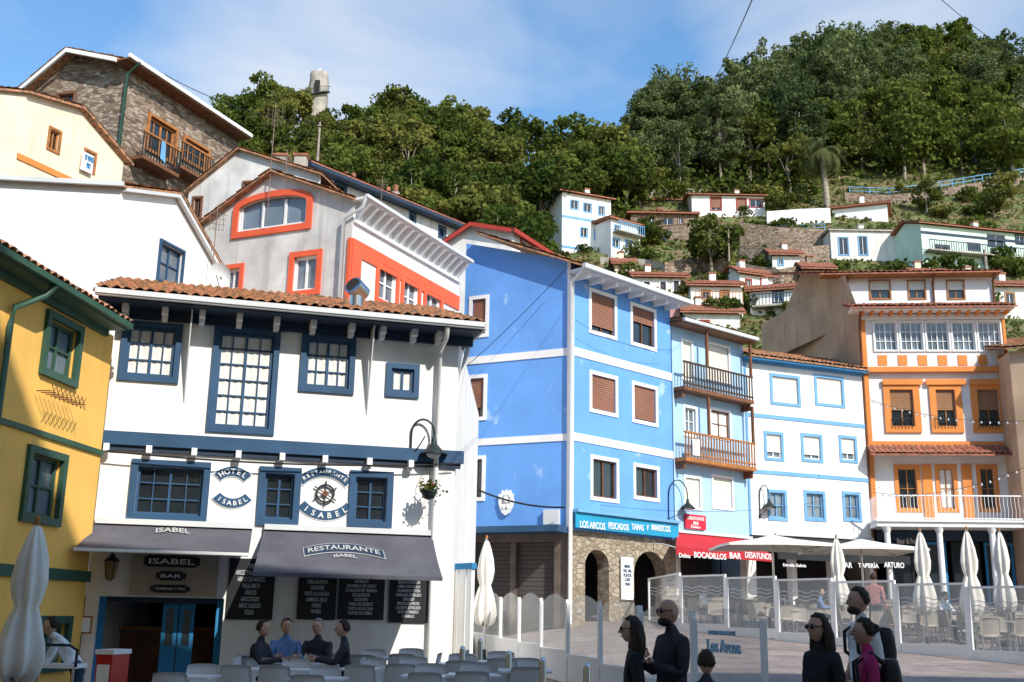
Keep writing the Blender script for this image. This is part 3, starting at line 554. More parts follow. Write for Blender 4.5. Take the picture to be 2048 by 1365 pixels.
for W,vs_ in ((W2,((1150,695,712),(1150,866,882))),(W1,((1130,697,712),(1130,868,882)))):
    for u,v0,v1 in vs_: mb=MB(); mb.box(W,0,W.L,W.z(u,v1),W.z(u,v0),.003,.03,TRIM); mb.done('painted_band',H)
mb=MB(); mb.box(W2,-.12,.12,zg,zt,.004,.06,TRIM); mb.box(W1,W1.L-.1,W1.L+.02,zg,pr[1][1],.004,.05,TRIM); mb.done('corner_trim',H)
mb=MB(); mb.box(W1,-.1,W1.L,zg-.12,zg+.08,.003,1.0,NAVY); mb.done('ledge',H)
pipe(H,[W2.P(-.02,zt+.25,.75),W2.P(-.1,zt,.6),W2.P(-.1,zt-.3,.15),W2.P(-.1,zg,.12),W2.P(-.1,1.5,.12)],.07,TRIM)
mb=MB(); a_,b_=W2.P(-.2,zt+.18,.75),W2.P(W2.L+.25,zt+.18,.75); e=(W1.p0-W1.p1); up=V((0,0,pr[0][1]-zt+.05)); mb.tiles(a_,b_,b_+e*1.1+up,a_+e*1.02+up,TILE,.3,.5,.05,3); mb.done('roof',H)
mb=MB(); mb.box(W2,-.2,W2.L+.25,zt+.02,zt+.1,.0,.74,GUT); mb.done('eave_soffit',H)
for k in range(8): mb=MB(); s=.2+k*(W2.L-.2)/7.5; mb.box(W2,s,s+.12,zt-.14,zt+.02,.003,.65,TRIM); mb.done('rafter_end',H)
mb=MB(); mb.box(W2,-.25,W2.L+.3,zt+.05,zt+.2,.75,.9,GUT); mb.done('gutter',H)
a,b,c,d=W2.rect(1152,1036,1357,1066,.3); mb=MB(); mb.box(W2,a,b,c,d,.25,.3,TEAL); mb.box(W2,a,b,d,d+.1,.1,.4,SKYB); p_=mb.done('shop_sign',H)
text(p_,W2,1160,1044,1210,1058,'LOS ARCOS',LW,.31); text(p_,W2,1217,1047,1257,1060,'PESCADOS',LW,.31); text(p_,W2,1263,1049,1287,1061,'TAPAS',LW,.31); text(p_,W2,1292,1051,1298,1061,'Y',LW,.31); text(p_,W2,1303,1051,1340,1063,'MARISCOS',LW,.31)
a,b,c,d=W2.rect(1243,1115,1267,1200,.1); mb=MB(); mb.box(W2,a,b,c,d,.06,.1,LW); p_=mb.done('menu_sign',H); text(p_,W2,1247,1130,1263,1172,'MENU\nDEL DIA\nPLATOS\nCAFE\nPAN',NAVY,.105)
a,b,c,d=W1.rect(998,980,1030,1032); mb=MB(); cx=(a+b)/2;cz_=(c+d)/2; ws=(b-a)/2;hs=(d-c)/2
sp=[(0,-1),(.45,-.8),(.75,-.4),(.95,.1),(.8,.35),(1,.6),(.6,.7),(.5,.95),(.15,.8),(0,1),(-.15,.8),(-.5,.95),(-.6,.7),(-1,.6),(-.8,.35),(-.95,.1),(-.75,-.4),(-.45,-.8)]
o=[(cx+x*ws,cz_+y*hs) for x,y in sp]; i_=[(cx+x*ws*.6,cz_+y*hs*.6) for x,y in sp]
mb.ring(W1,o,i_,.003,.1,TRIM); mb.add([W1.P(x,z,.05) for x,z in i_],[tuple(range(len(i_)))],WHITE2); mb.ell(W1.P(cx,cz_+.1,.08),(.1,.05,.12),TRIM); mb.ell(W1.P(cx-.08,cz_-.15,.08),(.07,.05,.1),TRIM);mb.ell(W1.P(cx+.08,cz_-.15,.08),(.07,.05,.1),TRIM); mb.done('carved_crest',H)
a,b,c,d=W1.rect(1090,1020,1120,1050); mb=MB(); mb.box(W1,a,b,c,d,.003,.15,GUT); mb.done('electrical_box',H)
# ---------------- light-blue balcony house
WC=Wall(at(1351,40),at(1500,42.75)); H=houseE(WC,'narrow light blue house with brown timber balconies'); 
for i,b4 in enumerate(((1362,680,1386,762),(1410,688,1460,766),(1366,812,1394,875),(1418,818,1462,880),(1367,952,1403,1020),(1423,952,1467,1020))):
    win(H,WC,*b4,sur=.1,sm=TRIM,fm=TRIM if i!=3 else WOOD,nx=2,nz=2,fill=GLASSL,shut=(1,1,0,0,1,1)[i],shm=SHUTL,curt=LACE if i==3 else None)
zt=WC.z(1352,652); zc=WC.z(1420,1075); mb=MB(); WC.build(mb,[(0,zc),(WC.L,zc),(WC.L,zt),(0,zt)],LBLUE)
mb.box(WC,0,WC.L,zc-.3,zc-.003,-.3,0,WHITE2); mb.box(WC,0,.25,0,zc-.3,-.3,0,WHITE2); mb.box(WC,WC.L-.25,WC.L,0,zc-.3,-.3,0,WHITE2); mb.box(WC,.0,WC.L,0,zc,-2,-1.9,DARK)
bkv=V((-.4,1,0)).normalized(); rest(mb,[xy(WC.p1),xy(WC.p1+bkv*7),xy(WC.p0+bkv*7),xy(WC.p0)],0,zt,LBLUE); mb.done('wall',H)
DW=mat('dark_brown_rail',(.08,.05,.035),rough=.6)
for v0,v1,m_ in ((782,735,DW),(922,872,WOODO)):
    z0=WC.z(1400,v0-4,.55); z1=z0+.9; Lb=WC.L-.12; mb=MB(); mb.box(WC,.05,Lb,z0-.14,z0,.003,.55,WOOD if m_ is DW else WOODO)
    for k in range(26): x=.1+k*(Lb-.15)/25; mb.box(WC,x-.02,x+.02,z0,z1,.49,.53,m_)
    mb.box(WC,.05,Lb,z1,z1+.06,.47,.55,m_); mb.box(WC,.05,Lb,z0+.1,z0+.15,.475,.545,m_)
    for x in (1.4,Lb-.12): mb.box(WC,x,x+.09,z1+.06,z1+1.5,.45,.54,WOOD)
    for x in (.1,Lb-.12): mb.box(WC,x,x+.09,z0-.4,z0-.14,.003,.4,WOOD)
    mb.done('balcony',H)
mb=MB(); mb.box(WC,-.1,WC.L+.05,zt-.05,zt+.05,.0,.65,WOOD); mb.box(WC,-.1,WC.L+.05,zt,zt+.12,.65,.78,GUT); mb.done('eave_soffit',H)
mb=MB(); a_,b_=WC.P(-.1,zt+.13,.7),WC.P(WC.L+.1,zt+.13,.7); e=bkv*8+V((0,0,1.4)); mb.tiles(a_,b_,b_+e,a_+e,TILE,.3,.5,.05,3); mb.done('roof',H)
z=WC.z(1380,905,.5); mb=MB(); s=WC.s_(1382,890,.5); n=8
mb.add([WC.P(s+.4*k/n,zz_,.58+.03*math.sin(k*2)) for zz_ in (z-.1,z+.5) for k in range(n+1)],[(k,k+1,n+2+k,n+1+k) for k in range(n)],LW,True); mb.done('laundry',H,'white laundry draped over railing')
a,b,c,d=WC.rect(1371,1030,1412,1059,.1); mb=MB(); mb.box(WC,a,b,c,d,.06,.1,mat('crimson_sign',(.6,.03,.06),var=.05)); p_=mb.done('shop_sign',H); text(p_,WC,1375,1034,1408,1050,'DESAYUNOS\nBAR',LW,.11); text(p_,WC,1382,1051,1400,1057,'Delou',LW,.11)
w,q=awning(H,WC,1354,1070,1502,1075,1352,1100,1545,1105,1.3,REDC,.26,'awning'); text(w,WC,1358,1107,1380,1116,'Delou',LW,1.32); text(w,WC,1388,1106,1452,1118,'BOCADILLOS',LW,1.32); text(w,WC,1459,1106,1482,1118,'BAR',LW,1.32); text(w,WC,1490,1106,1542,1118,'DESAYUNOS',LW,1.32)
# ---------------- white/blue house
WD=Wall(at(1500,42.8),at(1747,45.1)); H=houseE(WD,'white three storey house with light blue window surrounds')
for i,b4 in enumerate(((1540,750,1600,812),(1629,752,1688,814),(1528,864,1567,922),(1602,868,1645,925),(1678,872,1714,926),(1535,980,1574,1042),(1608,982,1651,1043),(1685,984,1722,1044))):
    win(H,WD,*b4,sur=.12,sm=SKYB,fm=TRIM if i<5 else SKYB,nx=2,nz=1 if i<5 else 2,fill=GLASSL,shut=(1,1,.75,.8,.7,0,0,0)[i],shm=SHUTL)
zt=WD.z(1500,722); zc=WD.z(1600,1075); mb=MB(); WD.build(mb,[(0,zc),(WD.L,zc),(WD.L,zt),(0,zt)],WHITE)
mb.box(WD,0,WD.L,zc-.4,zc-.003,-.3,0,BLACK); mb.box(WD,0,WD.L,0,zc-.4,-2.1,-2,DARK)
for x in (0,1.9,3.8,WD.L-.25): mb.box(WD,x,x+.25,0,zc-.4,-.3,0,WHITE)
rest(mb,[xy(WD.p1),xy(WD.p1+V((0,7,0))),xy(WD.p0+V((0,7,0))),xy(WD.p0)],0,zt,WHITE); mb.done('wall',H)
for v in (832,944): mb=MB(); z=WD.z(1520,v); mb.box(WD,0,WD.L,z-.08,z+.08,.003,.03,SKYB); mb.done('painted_band',H)
mb=MB(); mb.box(WD,0,WD.L,zt-.1,zt,.003,.05,SKYB); mb.box(WD,-.0,.1,zc,zt-.1,.031,.045,SKYB); mb.done('painted_band',H)
mb=MB(); mb.box(WD,-.1,WD.L+.0,zt,zt+.1,.0,.4,BRTB); mb.done('eave_soffit',H); mb=MB(); a_,b_=WD.P(-.1,zt+.14,.45),WD.P(WD.L+.0,zt+.14,.45); e=V((0,4.5,1.42)); mb.tiles(a_,b_,b_+e,a_+e,TILE,.22,.4,.05,4); mb.done('roof',H)
w,q=awning(H,WD,1550,1075,1745,1078,1555,1105,1820,1112,1.6,BLACK,.3,'awning'); text(w,WD,1566,1128,1612,1134,'Estrella Galicia',LW,1.63); text(w,WD,1684,1125,1704,1136,'BAR',LW,1.63); text(w,WD,1716,1125,1757,1136,'TAPERÍA',LW,1.63); text(w,WD,1768,1125,1808,1136,'ARTURO',LW,1.63)
# ---------------- orange house
WE=Wall(at(1750,45.2),at(2052,44.6)); H=houseE(WE,'white brick house with orange trim, glazed gallery and balcony')
zr=WE.z(1880,628)
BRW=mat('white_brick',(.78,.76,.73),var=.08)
for b4 in ((1768,768,1840,866),(1860,768,1924,866),(1943,768,2012,866)): win(H,WE,*b4,sur=.26,sm=ORG,fm=WOODO,nx=2,shut=.55,shm=mat('tan_shutter',(.34,.18,.09)),proud=.08)
for k in range(5):
    u0=1746+k*52; win(H,WE,u0,642,u0+50,704,sur=.06,sm=TRIM,fm=TRIM,fw=.05,nx=4,nz=3,fill=GLASSL,proud=.06)
for b4 in ((1790,930,1842,1025),(1872,930,1916,1025),(1955,930,1998,1025)): win(H,WE,*b4,sur=.15,sm=ORG,fm=WOODO,nx=2,nz=2,curt=LACE if b4[0]==1872 else None)
zb=WE.z(1880,1045); mb=MB(); WE.build(mb,[(0,zb),(WE.L,zb),(WE.L,zr),(0,zr)],BRW)
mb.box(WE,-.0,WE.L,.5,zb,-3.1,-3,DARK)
Pb=at(1560,56,640); WS=Wall(Pb,xy(WE.p0)); ps=[WS.hit(1602,548),WS.hit(1690,552),(WS.L,zr)]
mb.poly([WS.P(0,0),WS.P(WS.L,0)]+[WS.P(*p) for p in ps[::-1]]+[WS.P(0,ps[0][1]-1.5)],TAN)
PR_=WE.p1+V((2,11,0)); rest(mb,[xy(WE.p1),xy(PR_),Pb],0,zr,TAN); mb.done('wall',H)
for v0,v1,n,m_ in ((746,736,.25,ORG),(894,884,.12,ORG),(640,630,.15,TRIM)): mb=MB(); mb.box(WE,-.05,WE.L,WE.z(1880,v0),WE.z(1880,v1),.003,n,m_); mb.done('cornice',H)
mb=MB(); mb.box(WE,-.02,.16,zb,zr,.004,.09,ORG); mb.done('corner_trim',H); mb=MB(); mb.box(WE,WE.s_(2006,680),WE.L,WE.z(1880,738),zr,.004,.09,ORG); mb.done('corner_trim',H)
for k in range(7):
    u=1765+k*40; a,b,c,d=WE.rect(u-9,711,u+9,731); mb=MB(); mb.box(WE,a,b,c,d,.003,.03,ORG); mb.done('orange_panel',H)
for u in (1804,1890,1978):
    a,b,c,d=WE.rect(u-40,760,u+40,771); mb=MB(); mb.box(WE,a,b,c,d,.082,.16,ORG); mb.done('lintel',H)
for u in (1856,1936):
    a,b,c,d=WE.rect(u-10,930,u+10,1040); mb=MB(); mb.box(WE,a,b,c,d,.003,.06,ORG); mb.done('pilaster',H)
for u in (1804,1890,1978):
    a,b,c,d=WE.rect(u-20,838,u+20,858,.1); mb=MB()
    for k in range(7): x=a+(b-a)*k/6; mb.tube([WE.P(x,c,.08),WE.P(x+.02,(c+d)/2,.16),WE.P(x,d,.08)],.012,DMET,4)
    mb.box(WE,a,b,d,d+.03,.06,.1,DMET); mb.done('iron_guard',H)
def strip(W,u,v,nn,rise,a0,a1,m=TILER,name='roof',back=.02):
    z=W.z(u,v,nn); mb=MB(); a_,b_=W.P(a0,z,nn),W.P(a1,z,nn); c_,d_=W.P(a1,z+rise,back),W.P(a0,z+rise,back); mb.tiles(a_,b_,c_,d_,m,.22,.35,.05,4); return mb.done(name,H)
strip(WE,1880,908,.9,.5,-.1,WE.L,TILER,'canopy')
strip(WE,1880,612,.9,.6,-.6,WE.L+.3,TILER,'roof',-.9)
mb=MB(); mb.box(WE,-.5,WE.L+.2,zr,zr+.12,.0,.8,TRIM); mb.done('eave_soffit',H)
for k in range(16): mb=MB(); x=k*WE.L/15; mb.box(WE,x-.05,x+.05,zr-.14,zr,.17,.6,ORG); mb.done('rafter_end',H)
# attic
WT=Wall(at(1690,47.5,570),at(1985,46.8,570)); za=WT.z(1850,604); zt=WT.z(1850,556)
for b4 in ((1738,560,1782,600),(1815,560,1852,600),(1893,560,1930,600)): win(H,WT,*b4,sur=.05,sm=WOODO,fm=WOODO,nx=2,shut=.5,shm=SHUTL)
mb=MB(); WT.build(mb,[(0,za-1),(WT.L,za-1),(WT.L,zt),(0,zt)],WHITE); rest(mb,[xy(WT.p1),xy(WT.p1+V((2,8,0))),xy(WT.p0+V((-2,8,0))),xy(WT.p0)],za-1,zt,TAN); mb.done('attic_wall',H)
mb=MB(); a_,b_=WT.P(-1.2,zt+.1,.6),WT.P(WT.L+.3,zt+.1,.6); e=V((-.5,7,2.2)); mb.tiles(a_,b_,b_+e,a_+e,TILER,.25,.4,.05,4); mb.box(WT,-1.1,WT.L+.2,zt,zt+.08,.0,.55,WOODO); mb.done('attic_roof',H)
for u in (1694,1865,1985): pipe(H,[WT.P(WT.s_(u,575),zt,.5),WT.P(WT.s_(u,575),zt-.2,.1),WT.P(WT.s_(u,575),za-.3,.08)],.05,WOOD)
pipe(H,[WE.P(-.08,zr,.5),WE.P(-.08,zr-.4,.12),WE.P(-.08,zb-2,.12)],.06,WOOD)
# balcony
zf=WE.z(1900,1042,1.5); mb=MB(); mb.box(WE,-.2,WE.L+.1,zf-.25,zf,.003,1.6,TRIM); mb.box(WE,-.25,WE.L+.1,zf-.06,zf+.02,.01,1.68,TRIM); bal=mb.done('balcony',H)
mb=MB(); 
for k in range(44):
    x=-.15+k*(WE.L+.2)/43; mb.tube([WE.P(x,zf,1.58),WE.P(x,zf+.2,1.58),WE.P(x,zf+.4,1.66),WE.P(x,zf+.6,1.58),WE.P(x,zf+.95,1.58)],.012,TRIM,4)
mb.box(WE,-.2,WE.L+.1,zf+.95,zf+1.0,1.55,1.61,TRIM); mb.box(WE,-.2,WE.L+.1,zf+.06,zf+.1,1.56,1.6,TRIM)
for k in range(8): n=.1+k*.19; mb.cyl(WE.P(-.17,zf,n),WE.P(-.17,zf+.95,n),.012,.012,TRIM,4)
mb.done('railing',bal)
for s in (.2,2.2,4.2,WE.L-.2):
    mb=MB(); p=WE.P(s,0,1.4); mb.cyl((p.x,p.y,1.5),(p.x,p.y,zf-.25),.13,.11,TRIM,12); mb.cyl((p.x,p.y,zf-.45),(p.x,p.y,zf-.25),.13,.2,TRIM,12); mb.done('column',H)
mb=MB(); mb.box(WE,.1,WE.L,zb-.75,zb-.02,-.05,.02,NAVYD); p_=mb.done('shop_fascia',H); text(p_,WE,1794,1077,1838,1088,'Beer & Food',GUT,.03)
mb=MB(); 
for k in range(5): s=.4+k*1.3; mb.ring(WE,[(s,1.6),(s+1.1,1.6),(s+1.1,zb-.8),(s,zb-.8)],[(s+.08,1.7),(s+1.02,1.7),(s+1.02,zb-.9),(s+.08,zb-.9)],-.1,0,BRTB if k%2 else BLACK); mb.box(WE,s+.08,s+1.02,1.7,zb-.9,-.08,-.06,GLASS)
mb.done('shopfront',H)
WX=Wall(at(2056,43),at(2300,41)); H=houseE(WX,'terracotta coloured house beside the orange one'); win(H,WX,2075,800,2120,880,sur=.15,sm=ORG,nx=2); zt=WX.z(2060,700); mb=MB(); WX.build(mb,[(0,0),(WX.L,0),(WX.L,zt),(0,zt)],TAN); rest(mb,[xy(WX.p1),xy(WX.p1+V((2,8,0))),xy(WX.p0+V((1,8,0))),xy(WX.p0)],0,zt,TAN); mb.done('wall',H)
mb=MB(); a_,b_=WX.P(-.05,zt+.1,.3),WX.P(WX.L,zt+.1,.3); mb.tiles(a_,b_,b_+V((0,7,1.8)),a_+V((0,7,1.8)),TILE,.3,.5,.05,3); mb.done('roof',H)
# ---------------- hillside houses
def hh(label,u0,u1,vt,vb,wm,rm,wins=(),ang=0,dep=5,fm=SKYB,roof='gable',band=None,rz=.9,ov=.4,dy=0,wsur=.1,balc=None):
    p=hp((u0+u1)/2,vb); y=p.y+dy; W=Wall(at(u0,y+ang*.5,(vt+vb)/2),at(u1,y-ang*.5,(vt+vb)/2)); uc=(u0+u1)/2; zb=W.z(uc,vb)-1.2; zt=W.z(uc,vt)
    H=empty('house',(p.x,y,zb+1.2),label,'house')
    for b4 in wins: win(H,W,*b4[:4],sur=wsur,sm=fm,fm=TRIM if fm!=TRIM else WOOD,fill=GLASS,nx=2,nz=1,proud=.05,shut=b4[4] if len(b4)>4 else 0)
    mb=MB(); W.build(mb,[(0,zb),(W.L,zb),(W.L,zt),(0,zt)],wm); bkv=-W.n*dep; rest(mb,[xy(W.p1),xy(W.p1+bkv),xy(W.p0+bkv),xy(W.p0)],zb,zt,wm)
    if roof=='gable':
        for P_ in (W.p0,W.p1): mb.poly([P_+V((0,0,zt)),P_+bkv+V((0,0,zt)),P_+bkv*.5+V((0,0,zt+rz))],wm)
    mb.done('wall',H); mb=MB()
    a_,b_=W.P(-ov,zt+.08,ov),W.P(W.L+ov,zt+.08,ov)
    if roof=='gable':
        k=bkv*.5-W.n*ov+V((0,0,rz+.15)); mb.tiles(a_,b_,b_+k,a_+k,rm,.3,.5,.06,3,.12); c_=W.P(-ov,zt+.08,-dep-ov);d_=W.P(W.L+ov,zt+.08,-dep-ov); mb.tiles(d_,c_,a_+k,b_+k,rm,.4,.6,.06,3,.12)
    else:
        k=bkv-W.n*ov*2+V((0,0,rz)); mb.tiles(a_,b_,b_+k,a_+k,rm,.3,.5,.06,3,.15)
    mb.done('roof',H)
    if band:
        for v in band: mb=MB(); z=W.z(uc,v); mb.box(W,0,W.L,z-.12,z+.12,.003,.05,fm); mb.done('painted_band',H)
    if balc:
        z=W.z(uc,balc); mb=MB(); mb.box(W,.2,W.L-.1,z-.12,z,.003,.9,CONC); mb.box(W,.2,W.L-.1,z+.85,z+.92,.82,.88,fm); n=int(W.L/.25)
        for i in range(n): x=.22+i*(W.L-.4)/(n-1); mb.box(W,x,x+.05,z,z+.85,.83,.87,fm)
        mb.done('balcony',H)
    mb=MB(); xx=W.L*(.25+.5*((u0*7)%10)/10); mb.box(W,xx,xx+.5,zt,zt+abs(rz)+.7,-dep*.4-.5,-dep*.4,wm); mb.box(W,xx-.08,xx+.58,zt+abs(rz)+.7,zt+abs(rz)+.8,-dep*.4-.58,-dep*.4+.08,rm); mb.done('chimney',H)
    return W,H
hh('small white hillside house with light blue window trim',1124,1222,392,505,WHITE,TILER,[(1140,400,1158,420),(1166,406,1184,426),(1196,412,1210,432),(1160,455,1176,476),(1188,460,1204,482)],ang=-2,band=(440,500))
hh('white hillside annex with blue balcony rail',1222,1280,445,512,WHITE,TILER,[(1228,450,1242,462),(1224,476,1240,496),(1250,480,1264,498)],ang=-2,roof='shed',rz=.5,balc=470)
hh('low stone hillside house with terrace',1262,1392,428,482,STONE,TILER,[(1275,434,1290,450),(1295,434,1312,450),(1322,434,1348,452),(1355,434,1368,450)],fm=WOOD,roof='shed',rz=.5)
hh('white hillside house with red tiled roof',1384,1530,392,450,WHITE,TILER,[(1420,394,1444,422,.8),(1472,396,1494,422,.8),(1498,398,1526,416)],fm=DRED,dy=2,rz=.8)
hh('small white hillside house with dark windows',1665,1776,412,462,WHITE,TILER,[(1690,440,1712,456),(1722,438,1744,456)],fm=NAVY,dy=3,ang=2,roof='shed',rz=-1.2)
hh('white box shaped house with blue trim',1662,1815,462,525,WHITE2,CONC,[(1676,474,1698,512),(1716,472,1736,512)],fm=SKYB,dep=4,rz=.5,roof='shed',ov=.2)
hh('pale green hillside house with tiled roof',1845,2110,462,545,GREENW,TILER,[(1870,490,1900,510),(1935,486,1960,502),(1975,470,2010,495),(2030,470,2050,490)],fm=NAVYD,ang=-3,band=(478,),balc=515)
hh('low white cottage with tiled roof and chimney',1382,1485,574,640,WHITE,TILER,[(1402,580,1422,600),(1440,580,1460,602,.6),(1465,612,1480,625)],fm=WOODO,dep=4,balc=612)
hh('white cottage with dark window frames',1500,1592,582,636,WHITE,TILER,[(1545,582,1568,606)],fm=NAVYD,dep=4,ang=1,balc=615)
hh('white terrace house with arched openings',1270,1372,556,600,WHITE2,TILER,[(1285,562,1302,585),(1318,562,1334,585),(1345,560,1360,590)],fm=TRIM,dep=4)
hh('small red roofed shed beside cottages',1370,1480,628,660,WHITE2,TILER,[(1400,640,1420,655)],fm=DRED,dep=3)
hh('pink shed among the cottages',1290,1360,608,650,mat('pink_plaster',(.6,.3,.28)),TILER,[(1310,615,1330,635)],fm=TRIM,dep=3)
hh('white cottage above retaining wall',1990,2120,575,640,WHITE2,TILER,[(2010,585,2030,610)],fm=WOODO,dep=4)
hh('small white house with low roof below trees',1290,1385,402,425,WHITE2,TILER,[(1310,408,1325,420)],fm=WOOD,dep=4,dy=3)
hh('narrow white house with blue door on terrace',1545,1600,512,545,WHITE2,TILER,[(1555,518,1568,532)],fm=SKYB,dep=3)
hh('tiny cream outbuilding beside garden wall',1230,1268,530,552,CREAM,TILER,[(1240,535,1250,545)],fm=WOOD,dep=3)
hh('small stone barn with brown shutters',1610,1665,540,575,STONE,TILER,[(1622,546,1636,562)],fm=WOOD,dep=3)
hh('white two window cottage behind tiled roofs',1480,1545,552,590,WHITE,TILER,[(1490,558,1504,574),(1520,558,1534,574)],fm=DRED,dep=3,ang=-1)
hh('cream cottage with green window frames',1830,1900,548,592,CREAM,TILER,[(1842,556,1858,574),(1872,556,1888,574)],fm=GREEN,dep=4)
hh('white cottage with sloping shed roof',1915,1985,552,590,WHITE2,TILER,[(1930,558,1946,574)],fm=NAVY,dep=4,roof='shed',rz=.6)
def hillwall(pts,hgt,m,label,name='retaining_wall',t=.5):
    P=[hp(*p) for p in pts]; mb=MB()
    for i in range(len(P)-1):
        a,b=P[i],P[i+1]; mb.slab([a+V((0,0,hgt)),b+V((0,0,hgt)),b+V((0,t,hgt)),a+V((0,t,hgt))],hgt+1.5,m)
    mb.done(name,None,label,'wall')
hillwall([(1330,560),(1400,545),(1470,560),(1560,575),(1630,560)],1.6,STONE,'rubble stone retaining wall on grassy slope')
hillwall([(1480,490),(1560,500),(1660,505)],2.4,STONE,'stone garden wall below white terrace')
hillwall([(1480,530),(1560,540),(1660,530)],2.0,STONE,'mossy stone retaining wall under gardens')
hillwall([(1535,455),(1600,450),(1662,448)],1.8,WHITE,'white terrace wall above gardens')
hillwall([(1200,530),(1290,535),(1360,552)],.8,CONC,'low concrete wall along the path')
hillwall([(1250,405),(1330,398),(1390,402)],1.2,CONC,'grey concrete terrace wall under railing')
hillwall([(1690,405),(1780,410),(1860,402),(1950,385),(2080,366)],1.2,STONE,'stone wall below the hill path')
def hillfence(pts,label,m=SKYB,h=1.1,step=1.6,r=.05):
    P=[hp(*p) for p in pts]; mb=MB()
    for i in range(len(P)-1):
        a,b=P[i],P[i+1]; n=max(2,int((b-a).length/step))
        for k in range(n+1):
            q=a.lerp(b,k/n); mb.cyl(q-V((0,0,.8)),q+V((0,0,h)),r,r,m,5)
        for z in (.35,.7,1.08): mb.tube([a+V((0,0,z*h/1.1)),b+V((0,0,z*h/1.1))],r*.8,m,5)
    mb.done('fence',None,label,'fence')
hillfence([(1700,396),(1780,400),(1860,390),(1950,374),(2070,354)],'light blue metal railing beside the hill path',h=1.4,r=.06)
hillfence([(1250,400),(1330,392),(1400,398)],'pale railing along an upper path',GUT)
hillfence([(1300,490),(1360,478),(1400,480)],'light blue railing on stairs',SKYB)
hillfence([(1500,480),(1580,470),(1650,468)],'turquoise garden fence on terrace',SKYB)
# ---------------- concrete tower
p=pt(636,190,150); zt=pt(636,150,150).z; mb=MB(); r=1.5; mb.rev((p.x,p.y,0),[(r*1.15,p.z-14),(r*1.0,p.z-4),(r*1.05,p.z-1),(r*.95,zt-1),(r*1.0,zt-.3),(r*.85,zt+.2),(r*.5,zt+.45),(0,zt+.5)],CONC,20,jit=.35); mb.box(Wall((p.x-.3,p.y),(p.x+.5,p.y)),0,.8,p.z-.3,p.z+1.6,1.5,1.62,DARK)
T_=mb.done('concrete_tower',None,'old weathered concrete tower with iron stairs on hilltop','tower')
mb=MB(); 
for k in range(16):
    t=pi*.9+k*pi*.95/16; z=p.z-2.0+k*.13; mb.slab([(p.x+rr*math.cos(t+e),p.y+rr*math.sin(t+e),z) for rr,e in ((1.5,0),(2.3,0),(2.3,.18),(1.5,.18))],.1,DMET); q=V((p.x+2.25*math.cos(t),p.y+2.25*math.sin(t),z)); mb.cyl(q,q+V((0,0,.8)),.035,.035,DMET,4)
mb.tube([(p.x+2.25*math.cos(pi*.9+k*pi*.95/16),p.y+2.25*math.sin(pi*.9+k*pi*.95/16),p.z-1.2+k*.13) for k in range(17)],.04,DMET,4)
mb.done('spiral_stair',T_); mb=MB(); mb.rev((p.x,p.y,zt+.4),[(.22,0),(.22,.4),(.12,.6),(0,.7)],TRIM,10); mb.done('lantern',T_)
# ---------------- vegetation
LEAF=[leafmat('leaf_dark',(.035,.062,.014),(.155,.19,.04)),leafmat('leaf_olive',(.05,.075,.018),(.22,.22,.055))]
EUC=leafmat('leaf_eucalyptus',(.045,.075,.03),(.18,.215,.085))
def leaves(cs,size,m,name,elong=1.0,nrm=None):
    n=len(cs); a=nr.normal(size=(n,3)); 
    if nrm is not None: a=a*.8+nrm*.9
    a/=np.linalg.norm(a,axis=1)[:,None]; h=nr.normal(size=(n,3)); t=np.cross(a,h); t/=np.linalg.norm(t,axis=1)[:,None]; b=np.cross(a,t); s=size*nr.uniform(.6,1.3,(n,1))
    t=t*s; b=b*s*elong
    vs=np.stack([cs-t,cs-b*.9,cs+t,cs+b],1).reshape(-1,3); me=bpy.data.meshes.new(name); me.vertices.add(4*n); me.vertices.foreach_set('co',vs.ravel()); me.loops.add(4*n); me.loops.foreach_set('vertex_index',np.arange(4*n)); me.polygons.add(n); me.polygons.foreach_set('loop_start',np.arange(0,4*n,4)); me.materials.append(m); me.update(); me.validate(); return me
def crownpts(h,r,zc,rz,ncl,per,clr):
    out=[];nn=[];cl=[]
    for _ in range(ncl):
        d=nr.normal(size=3); d/=np.linalg.norm(d); d[2]=d[2]*.9+.15; k=nr.uniform(.35,1.0)**.6
        c=np.array([d[0]*r*k,d[1]*r*k,zc+d[2]*rz*k]); cr=clr*nr.uniform(.6,1.25); q=nr.normal(size=(per,3)); q/=np.linalg.norm(q,axis=1)[:,None]; out.append(c+q*cr*nr.uniform(.55,1.05,(per,1))*np.array([1,1,.75])); nn.append(q); cl.append(c)
    return np.concatenate(out),np.concatenate(nn),cl
def trunkmesh(h,cl,r,m,lean=.3):
    mb=MB(); mb.tube([(0,0,-1),(lean*.3,0,h*.3),(lean,.1,h*.65),(lean*.8,0,h*.88)],[r*1.3,r,r*.6,r*.25],m,7)
    for c in cl[:7]: mb.tube([(lean*.5,0,h*.4),((c[0]+lean)*.5,c[1]*.5,(c[2]+h*.4)*.55),tuple(c)],[r*.45,r*.3,r*.1],m,5)
    me=bpy.data.meshes.new('trunk'); me.from_pydata(mb.v,[],mb.f); me.materials.append(m); return me
kinds=[]
for i in range(5):
    P_,n_,cl=crownpts(7,2.8,4.0,2.6,26,85,1.0); kinds.append((leaves(P_,.18,LEAF[i%2],'crown',1.3,n_),trunkmesh(5.5,cl,.14,BARK)))
eks=[]
for i in range(5):
    P_,n_,cl=crownpts(15,3.1,8.2,6.6,38,72,1.2); eks.append((leaves(P_,.17,EUC,'crown',1.7,n_),trunkmesh(13,cl,.13,BARK,.6)))
shr=[]
for i in range(3):
    P_,n_,cl=crownpts(2,1.3,.8,.9,14,70,.6); shr.append((leaves(P_,.12,LEAF[i%2],'crown',1.3,n_),trunkmesh(1.2,cl,.05,BARK)))
